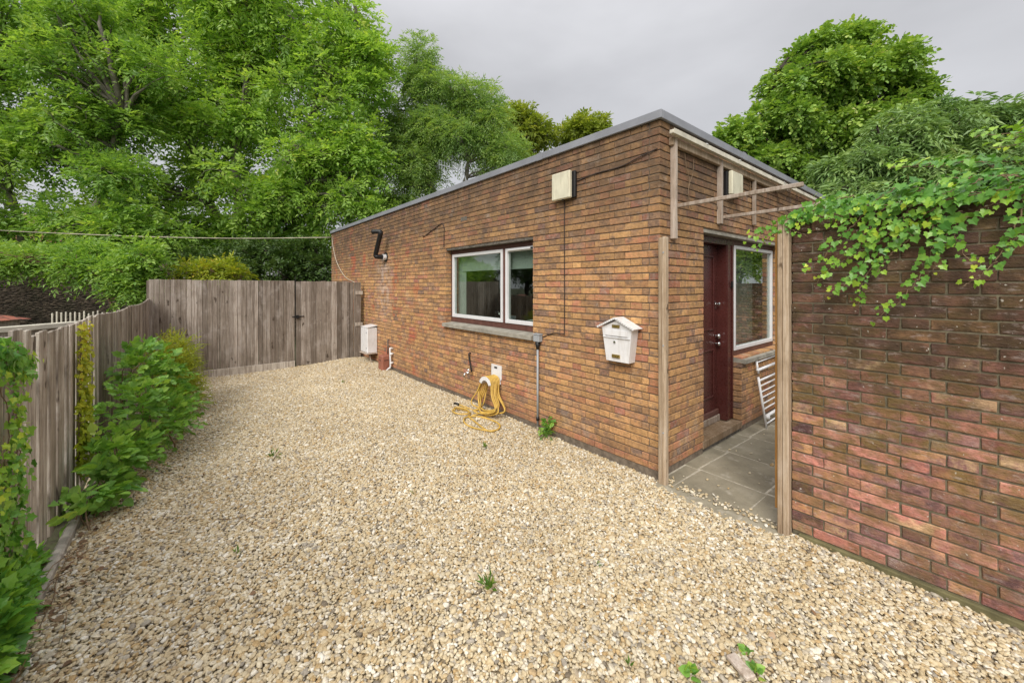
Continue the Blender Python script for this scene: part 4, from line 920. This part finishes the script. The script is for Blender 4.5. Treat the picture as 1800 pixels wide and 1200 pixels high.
# ------------------------------------------------------------------ trees
tree('sycamore_tree', 'leafy sycamore with forked pale trunk at the far left', 62, 12.6,
     [(20, 60, 150, 120), (180, 130, 130, 80), (-70, 230, 150, 140), (150, 215, 110, 70), (60, 250, 130, 70), (30, 390, 150, 45, .9), (215, 310, 75, 45, .9), (60, 470, 130, 35, 1.), (-120, 420, 120, 80), (130, 400, 120, 45, 1.), (250, 400, 80, 50, .8), (170, 460, 110, 35, .9), (110, 30, 120, 60, .7)],
     M['syc'], M['bark'], 13500, .16, DIAMOND, 7, .42, .26, ((-.4, 1.2), (.5, 1.)), .3, 'trees around the yard', .75, .32)
tree('ash_tree', 'tall pale green ash tree rising behind the far fence', 425, 16.,
     [(330, 40, 140, 110), (470, 30, 150, 110), (590, 90, 85, 120), (270, 180, 90, 70), (450, 190, 150, 100, .8), (600, 230, 85, 100), (330, 310, 110, 60, .6), (480, 330, 150, 70, .7), (610, 360, 70, 60), (300, 410, 120, 50, .6), (500, 430, 90, 40), (420, -60, 200, 80), (235, 70, 90, 80, .8), (645, 130, 42, 90), (250, 350, 110, 40, .6), (400, 400, 110, 45, .7), (560, 300, 110, 60, .8), (380, 210, 130, 70, .8), (430, 130, 130, 70, .8), (640, 290, 60, 70), (340, 430, 120, 35, .8), (520, 380, 120, 45, .8)],
     M['ash'], M['bark'], 22000, .195, DIAMOND, 7, .52, .3, ((-.6, 3), (0, 3.5), (.6, 3)), .4, 'trees around the yard', .8, .25)
tree('ash_tree', 'darker feathery ash tree with a pointed top behind the flat roof', 790, 17.5,
     [(737, 100, 16, 30, 1.), (738, 145, 28, 40, 1.2), (745, 200, 45, 60), (800, 170, 60, 55), (850, 205, 48, 60), (790, 250, 80, 60), (730, 300, 60, 60), (870, 270, 50, 50), (700, 240, 45, 80), (680, 370, 60, 50)],
     M['ash2'], M['bark'], 12500, .15, NARROW, 9, .5, .22, ((-.2, 2), (.25, 1.5)), .5, 'trees around the yard', .8, .3)
tree('oak_tree', 'rounded oak beside the feathery ash above the roof edge', 925, 25., [(912, 215, 40, 32), (945, 245, 50, 38), (900, 270, 50, 40)], M['oak'], M['barkdark'], 2400, .24, DIAMOND, 6, .4, .25, ((0, 1),), .2, 'trees around the yard', .85)
tree('oak_tree', 'small rounded oak nearest the house corner above the roof edge', 1035, 25., [(1042, 222, 36, 32), (1008, 240, 34, 35), (1040, 255, 50, 35)], M['oak'], M['barkdark'], 2200, .24, DIAMOND, 6, .4, .25, ((0, 1),), .2, 'trees around the yard', .8)
tree('maple_tree', 'large domed maple rising behind the house at the right', 1440, 14.,
     [(1450, 130, 100, 65), (1500, 75, 36, 30), (1440, 85, 40, 25, .7), (1400, 155, 60, 50), (1545, 135, 65, 55), (1370, 220, 75, 60), (1600, 170, 34, 36), (1300, 250, 48, 35), (1450, 230, 120, 65), (1560, 230, 80, 60), (1340, 290, 70, 40), (1450, 310, 90, 40)],
     M['maple'], M['barkdark'], 19000, .118, OVATE, 5, .34, .3, ((-.3, 1.5), (.3, 1.5)), .4, 'trees around the yard', .62)
tree('laurel_tree', 'dense dull green laurel behind the ivy topped wall', 1650, 8.2,
     [(1600, 235, 85, 50), (1700, 205, 80, 45), (1790, 215, 80, 50), (1510, 295, 65, 35), (1610, 300, 110, 45), (1730, 290, 120, 50), (1860, 260, 70, 60), (1480, 340, 55, 30), (1600, 360, 150, 40)],
     M['laurel'], M['barkdark'], 8500, .15, NARROW, 7, .24, .14, ((-.4, .3), (0, .3), (.4, .3)), 1.0, 'trees around the yard', .30, .3)
tree('hazel_bush', 'bright green low bush overhanging the stone wall', 215, 9.2, [(190, 480, 70, 35), (55, 458, 85, 20), (5, 455, 60, 25), (250, 455, 45, 30), (245, 508, 36, 20), (150, 450, 40, 25)], M['syc'], M['twig'], 3000, .105, DIAMOND, 6, .3, .05, ((0, .2), (.3, .2)), .35, 'bushes behind the far fence', .38)
tree('holly_bush', 'dark evergreen bush behind the boarded fence', 460, 12.5, [(430, 450, 80, 35), (520, 445, 60, 35), (560, 470, 50, 25), (350, 460, 50, 25), (480, 480, 120, 20)], M['evergreen'], M['barkdark'], 3200, .12, DIAMOND, 6, .28, .08, ((0, .2), (.3, .2)), .3, 'bushes behind the far fence', .5)
tree('elder_bush', 'yellowish green bush just above the boarded fence', 375, 10., [(340, 478, 30, 16), (385, 470, 38, 20), (410, 485, 30, 12)], M['goldbush'], M['twig'], 520, .10, DIAMOND, 6, .26, .04, ((0, .2),), .35, 'bushes behind the far fence', .3)

tree('hawthorn_tree', 'dark hawthorn beyond the left fence seen reflected in the kitchen window', -470, 7.2, [(-470, 400, 220, 170), (-420, 250, 170, 120), (-560, 330, 160, 150)], M['evergreen'], M['barkdark'], 3000, .14, DIAMOND, 6, .3, .12, ((0, .5), (.3, .5)), .3, 'trees around the yard', .7)
tree('plum_tree', 'green plum tree beyond the passage seen reflected in the side window', 1960, 8.4, [(1950, 330, 110, 90), (2060, 330, 150, 110), (1930, 420, 110, 50), (2200, 330, 150, 130), (2000, 240, 110, 80)], M['ash2'], M['barkdark'], 5200, .13, DIAMOND, 6, .3, .12, ((0, .5), (.3, .5)), .3, 'trees around the yard', .7)

# ------------------------------------------------------------------ ivy on the right wall
def vine(st, lv, P, size, every, spread, mat_r=None, r=.004, tpl=LOBED, face=(0, -1, .25), yellow_tip=True):
    P = catmull(P, 10); seg = np.linalg.norm(np.diff(P, axis=0), axis=1); s = np.concatenate([[0], np.cumsum(seg)]); L = s[-1]
    P = P+rng.normal(0, .004, P.shape); st.tube(P, np.linspace(r, r*.4, len(P)), 5)
    n = max(4, int(L/every)); t = (np.arange(n)+rng.random(n))/n*L; q = np.stack([np.interp(t, s, P[:, k]) for k in range(3)], 1)
    tn = unit(np.stack([np.interp(t, s, np.gradient(P[:, k])) for k in range(3)], 1)); f = np.array(face, float)+rng.normal(0, .28, (n, 3)); sd = unit(np.cross(tn, f))*np.where(np.arange(n) % 2, 1, -1)[:, None]
    off = sd*(spread*rng.uniform(.3, 1.1, n))[:, None]+unit(f)*rng.uniform(.008, .045, n)[:, None]
    tip = t/L; rn = np.clip(rng.normal(.35, .16, n)+(.45*tip**2.5 if yellow_tip else 0), 0, 1)
    leaves(lv, q+off, sd*.7+tn*.5+np.array([0, 0, -.5])+rng.normal(0, .3, (n, 3)), f, size*rng.uniform(.45, 1.3, n)*(1-.35*tip), tpl, rn)
iv = thing('ivy', 'green ivy spilling over the top of the dark brick wall', 'ivy', (1.4, 0, 2.1))
st, lv = MB(), MB()
def Ys(pts, y=-.03): return [onY(a, b, y-.012*i) for i, (a, b) in enumerate(pts)]
for pts in ([(1530, 365), (1510, 384), (1468, 426), (1438, 462), (1408, 475)], [(1570, 360), (1549, 378), (1519, 411), (1480, 450), (1432, 498)], [(1600, 380), (1555, 420), (1510, 444), (1471, 465)], [(1650, 370), (1624, 396), (1580, 435), (1564, 450), (1540, 480)],
            [(1600, 400), (1540, 450), (1520, 470), (1490, 495), (1455, 520)], [(1545, 455), (1515, 495), (1508, 537)], [(1665, 360), (1657, 381), (1645, 420), (1627, 465), (1600, 510), (1540, 562)], [(1690, 370), (1660, 420), (1650, 450), (1640, 480)],
            [(1805, 340), (1798, 360), (1780, 408), (1750, 456), (1726, 483), (1692, 505)], [(1830, 350), (1805, 400), (1775, 430), (1755, 440)], [(1720, 370), (1680, 400), (1690, 440), (1720, 470)],
            [(1500, 345), (1444, 356), (1375, 390), (1340, 408), (1312, 420)], [(1440, 370), (1375, 402), (1345, 426), (1324, 440)], [(1530, 360), (1480, 378), (1445, 390)], [(1480, 350), (1380, 395), (1400, 408), (1420, 414)],
            [(1560, 350), (1500, 375), (1450, 380), (1400, 390)]):
    vine(st, lv, Ys(pts), .043, .0165, .02)
for i in range(28):                               # the mass along the wall top
    x0_ = rng.uniform(1.0, 3.2); gg = np.clip((x0_-1.15)/.6, 0, 1); z0_ = 2.17+.04*rng.random()+.11*gg*rng.random(); y0_ = rng.uniform(-.04, .30)
    L = rng.uniform(.3, .65); dx = -L*rng.uniform(.6, 1.); z1_ = z0_-rng.uniform(.0, .05+.12*gg)
    P = [(x0_, y0_, z0_), (x0_+dx*.35, y0_-.03, z0_+.02), (x0_+dx*.7, y0_-.05, (z0_+z1_)/2), (x0_+dx, min(y0_-.06, -.03) if z1_ < 2.16 else y0_-.06, z1_)]
    if P[-1][0] < .85: P = P[:3]
    vine(st, lv, P, .046, .0095, .036, face=(-.1, -.6, .7))
for i in range(11):
    x0_ = rng.uniform(1.45, 3.0); P = [(x0_, rng.uniform(0, .1), 2.2), (x0_-.1, -.05, 2.2), (x0_-.2, -.06, 2.12), (x0_-.3*rng.random()-.1, -.07, 2.02-.08*rng.random())]
    vine(st, lv, P, .046, .015, .03)
for i in range(17):                               # upright shoots behind
    x0_ = rng.uniform(1.3, 3.2); y0_ = rng.uniform(.1, .6); zz = 2.19+.20*np.clip((x0_-1.2)/.6, 0, 1.6)
    P = [(x0_, y0_, 2.15), (x0_-.1, y0_, zz-.04), (x0_-.3, y0_-.05, zz), (x0_-.5, y0_-.1, zz-.03+.07*rng.random())]
    vine(st, lv, P, .048, .010, .036, face=(0, -.4, 1))
st.build('stem', M['twig'], iv, True); lv.build('foliage', M['ivy'], iv)

# ------------------------------------------------------------------ planting along the left fence
def fy(x): return np.interp(x, [p[0] for p in FP], [p[1] for p in FP])
def bush(name, label, cat, blobs, n, size, tpl, mat, L=.14, nl=5, droop=.3, group=None, stems=14):
    """blobs: (x, y, z, rx, ry, rz)"""
    o = thing(name, label, cat, (blobs[0][0], blobs[0][1], 0), group); lv, st = MB(), MB(); ws = sum(b[3]*b[5] for b in blobs)
    for b in blobs:
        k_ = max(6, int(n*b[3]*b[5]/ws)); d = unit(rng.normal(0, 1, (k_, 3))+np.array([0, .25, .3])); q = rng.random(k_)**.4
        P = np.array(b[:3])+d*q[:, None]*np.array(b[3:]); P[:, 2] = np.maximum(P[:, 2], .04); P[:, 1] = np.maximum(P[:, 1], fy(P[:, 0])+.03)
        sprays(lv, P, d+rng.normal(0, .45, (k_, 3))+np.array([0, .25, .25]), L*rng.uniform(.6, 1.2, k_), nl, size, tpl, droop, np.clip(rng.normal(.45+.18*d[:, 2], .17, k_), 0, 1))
        for j in range(max(2, stems//len(blobs))):
            e = np.array(b[:3])+unit(rng.normal(0, 1, 3))*np.array(b[3:])*.8; e[1] = max(e[1], fy(e[0])+.03)
            limb(st, (b[0]+rng.normal(0, .08), max(b[1]+rng.normal(0, .05), fy(b[0])+.04), 0), e, .008, .003, 4, 6, .08)
    st.build('stem', M['twig'], o, True); lv.build('foliage', mat, o); return o
bush('sycamore_shrub', 'broad leaved green shrub leaning out from the paling fence', 'shrub',
     [(-3.9, -3.60, .82, .42, .22, .26), (-3.4, -3.62, .50, .36, .22, .34), (-3.05, -3.62, .26, .28, .2, .2), (-4.4, -3.5, .62, .40, .26, .40), (-3.6, -3.42, .30, .42, .22, .24), (-4.1, -3.35, .35, .4, .2, .25)], 560, .05, LOBED, M['shrub'], .16, 6, .3, 'shrubs along the paling fence')
bush('golden_shrub', 'yellow green feathery shrub in front of the boarded fence', 'shrub',
     [(-5.3, -3.42, .52, .42, .25, .38), (-5.7, -3.4, .38, .45, .28, .34), (-5.1, -3.3, .24, .4, .24, .22), (-5.6, -3.35, .75, .26, .18, .22)], 1100, .05, NARROW, M['goldbush'], .2, 9, .15, 'shrubs along the paling fence')
bush('bramble', 'light green bramble with large oval leaves at the fence foot', 'shrub',
     [(-2.75, -3.70, .36, .2, .12, .18), (-2.55, -3.74, .2, .22, .12, .16), (-2.95, -3.62, .2, .22, .14, .14), (-2.3, -3.8, .12, .16, .08, .1)], 150, .068, OVATE, M['shrub'], .12, 4, .3, 'shrubs along the paling fence')
bush('ground_ivy', 'low dark ivy at the kerb in the near left corner', 'ivy',
     [(-1.45, -3.94, .10, .22, .05, .12), (-1.2, -3.94, .14, .22, .06, .2), (-.95, -3.90, .18, .25, .08, .22), (-1.75, -3.92, .08, .14, .05, .08)], 380, .045, LOBED, M['ivy'], .08, 4, .3, 'shrubs along the paling fence')
def climber(label, paths, size, mat, every, spread, tpl=LOBED, name='climber'):
    o = thing(name, label, 'climbing plant', (paths[0][0][0], paths[0][0][1], 0), 'climbers on the paling fence'); st, lv = MB(), MB()
    for P in paths: vine(st, lv, P, size, every, spread, face=(.25, 1, .35), tpl=tpl)
    st.build('stem', M['twig'], o, True); lv.build('foliage', mat, o)
P = []
for i in range(9):
    x = -2.93+rng.normal(0, .05); P.append([(x, fy(x)+.03, .1+.3*rng.random()), (x+rng.normal(0, .03), fy(x)+.035, .7), (x+rng.normal(0, .03), fy(x)+.04, 1.1), (x+rng.normal(0, .05), fy(x)+.04, 1.30+.14*rng.random())])
climber('yellow leaved climber growing in a narrow column up the palings', P, .05, M['yellowleaf'], .017, .035)
P = []
for i in range(12):
    x = rng.uniform(-1.5, -1.0); z1 = rng.uniform(.8, 1.38); P.append([(x, fy(x)+.03, .05), (x+rng.normal(0, .05), fy(x)+.05, .45), (x+rng.normal(0, .06), fy(x)+.05, z1*.75), (x+rng.normal(0, .1), fy(x)+.06, z1)])
for i in range(8):
    x = -1.0-.1*rng.random(); z = 1.27+.13*rng.random(); P.append([(x, fy(x)+.04, z), (x-.25, fy(x)+.05, z+.03), (x-.45-.15*rng.random(), fy(x)+.05, z-.04), (x-.58-.25*rng.random(), fy(x)+.05, z-.1)])
climber('dark green ivy covering the nearest palings at the left edge', P, .048, M['ivy'], .017, .035)

# ------------------------------------------------------------------ weeds and scraps on the gravel
def weed(label, p, h, n, size, tpl=NARROW, mat='grass'):
    o = MB(); p = np.asarray(p, float); d = unit(rng.normal(0, .55, (n, 3))+np.array([0, 0, 1.])); P = p+np.array([0, 0, .01])+d*rng.random((n, 1))*h*.6*np.array([1, 1, .8])
    leaves(o, P, d+rng.normal(0, .5, (n, 3)), rng.normal(0, 1, (n, 3)), size*rng.uniform(.6, 1.2, n), tpl); return tag(o.build('weed', M[mat]), label, 'weed', 'weeds in the gravel')
o = MB(); n = 46; d = unit(rng.normal(0, .5, (n, 3))+np.array([0, 0, 1.1])); P = np.array([-1.42, -.10, .02])+d*(rng.random((n, 1))**.7)*np.array([.12, .09, .22])
for j in range(9): limb(o, (-1.42, -.10, 0), P[j], .0025, .0015, 4, 5, .1)
sprays(o, P, d+rng.normal(0, .7, (n, 3)), .07*rng.uniform(.6, 1.2, n), 5, .034, OVATE, .4)
tag(o.build('weed', M['shrub']), 'leafy green weed at the foot of the grey conduit', 'weed', 'weeds in the gravel')
weed('green grassy weed in the middle of the near gravel', (*onZ(862, 1040)[:2], .01), .10, 26, .06)
weed('small weed with dry stalk in the gravel left of centre', (*onZ(480, 806)[:2], .01), .10, 20, .05)
weed('tiny weed near the coiled yellow hose', (*onZ(851, 790)[:2], .01), .06, 16, .045)
weed('little weed touching the near end of the wood scrap', (*onZ(1326, 1192)[:2], .02), .04, 12, .04, OVATE, 'shrub')
weed('little weed beside the far end of the wood scrap', (*onZ(1313, 1157)[:2], .02), .03, 10, .03, OVATE, 'shrub')
weed('weed at the bottom edge left of the wood scrap', (*onZ(1215, 1195)[:2], .02), .04, 10, .045, OVATE, 'shrub')
weed('faint weed on the left part of the near gravel', (*onZ(416, 980)[:2], .01), .05, 10, .04)
weed('weed low in the gravel between grass tuft and hose', (*onZ(727, 873)[:2], .01), .04, 8, .035)
weed('low weed close to the gate in the far gravel', (*onZ(602, 675)[:2], .01), .06, 10, .05)
weed('weed in the gravel below the door passage', (*onZ(1105, 1182)[:2], .02), .03, 10, .035)
weed('weed at the near right of the open gravel', (*onZ(1050, 1000)[:2], .02), .03, 8, .03)
m = MB(); m.bar(onZ(1284, 1150, .04), onZ(1321, 1192, .036), .052, .02, .006, .95)
tag(m.build('wood_scrap', M['batten']), 'pale weathered scrap of wood lying on the gravel', 'wood scrap')
for i, (a, b, lab) in enumerate((((385, 918), (465, 938), 'thin dry twig lying on the gravel at the left'), ((648, 1122), (672, 1112), 'short dry twig lying on the near gravel'), ((478, 815), (492, 797), 'dry stalk lying beside the small left weed'), ((45, 1120), (150, 965), 'long dry stem lying along the kerb'), ((60, 1105), (128, 1010), 'second pale dry stem lying beside the long one at the kerb'), ((88, 1075), (120, 985), 'bent dry stem leaning on the kerb edge'), ((70, 1120), (96, 1052), 'short dry stem at the near end of the kerb'))):
    p0, p1 = onZ(*a), onZ(*b); m = MB(); limb(m, p0+(0, 0, .025), p1+(0, 0, .03), .0035, .002, 5, 6, .05); tag(m.build('twig', M['twig'], smooth=True), lab, 'twig', 'twigs on the gravel')

lt = MB(); n = 150; X = rng.uniform(-3.3, -.7, n); P = np.stack([X, fy(X)+.16+np.abs(rng.normal(0, .10, n)), np.full(n, .045)], 1); P[:, 2] = np.maximum(bed_z(P[:, 0], P[:, 1])+.012, .0)
leaves(lt, P, np.concatenate([rng.normal(0, 1, (n, 2)), rng.normal(0, .2, (n, 1))], 1), np.concatenate([rng.normal(0, .4, (n, 2)), np.ones((n, 1))], 1), .035*rng.uniform(.5, 1.2, n), OVATE)
n = 26; P = np.stack([rng.uniform(-4.5, 1.5, n), rng.uniform(-3.2, -.3, n), np.zeros(n)], 1); P[:, 2] = bed_z(P[:, 0], P[:, 1])+.016
leaves(lt, P, np.concatenate([rng.normal(0, 1, (n, 2)), rng.normal(0, .2, (n, 1))], 1), np.concatenate([rng.normal(0, .4, (n, 2)), np.ones((n, 1))], 1), .032*rng.uniform(.5, 1.2, n), OVATE)
for j in range(34):
    x = rng.uniform(-2.6, -.8); p0 = np.array([x, fy(x)+.13+.1*rng.random(), .035+.02*rng.random()]); limb(lt, p0, p0+np.array([rng.normal(0, .12), rng.uniform(-.02, .09), rng.normal(0, .015)]), .0022, .0012, 4, 5, .15)
tag(lt.build('leaf_litter', M['litter']), 'dry brown leaves and stalks scattered along the kerb', 'leaf litter', kind='stuff')

# back garden wall beyond the passage, seen reflected in the side window
bw = thing('boundary_wall', 'brown brick boundary wall at the back of the passage', 'wall', (3, 8.4, 0))
b = MB(); brick_wall(b, (-1.2, 7.6, 0), (1, 0, 0), (0, -1, 0), 7., 26, 0., (), False, lambda r: rng.random()); bo = b.build('brickwork', M['brick2'], bw)
m = MB(); m.span((-1.2, 7.61, -.1), (5.8, 7.8, 1.76), .001); m.build('mortar', M['mortar2'], bo)
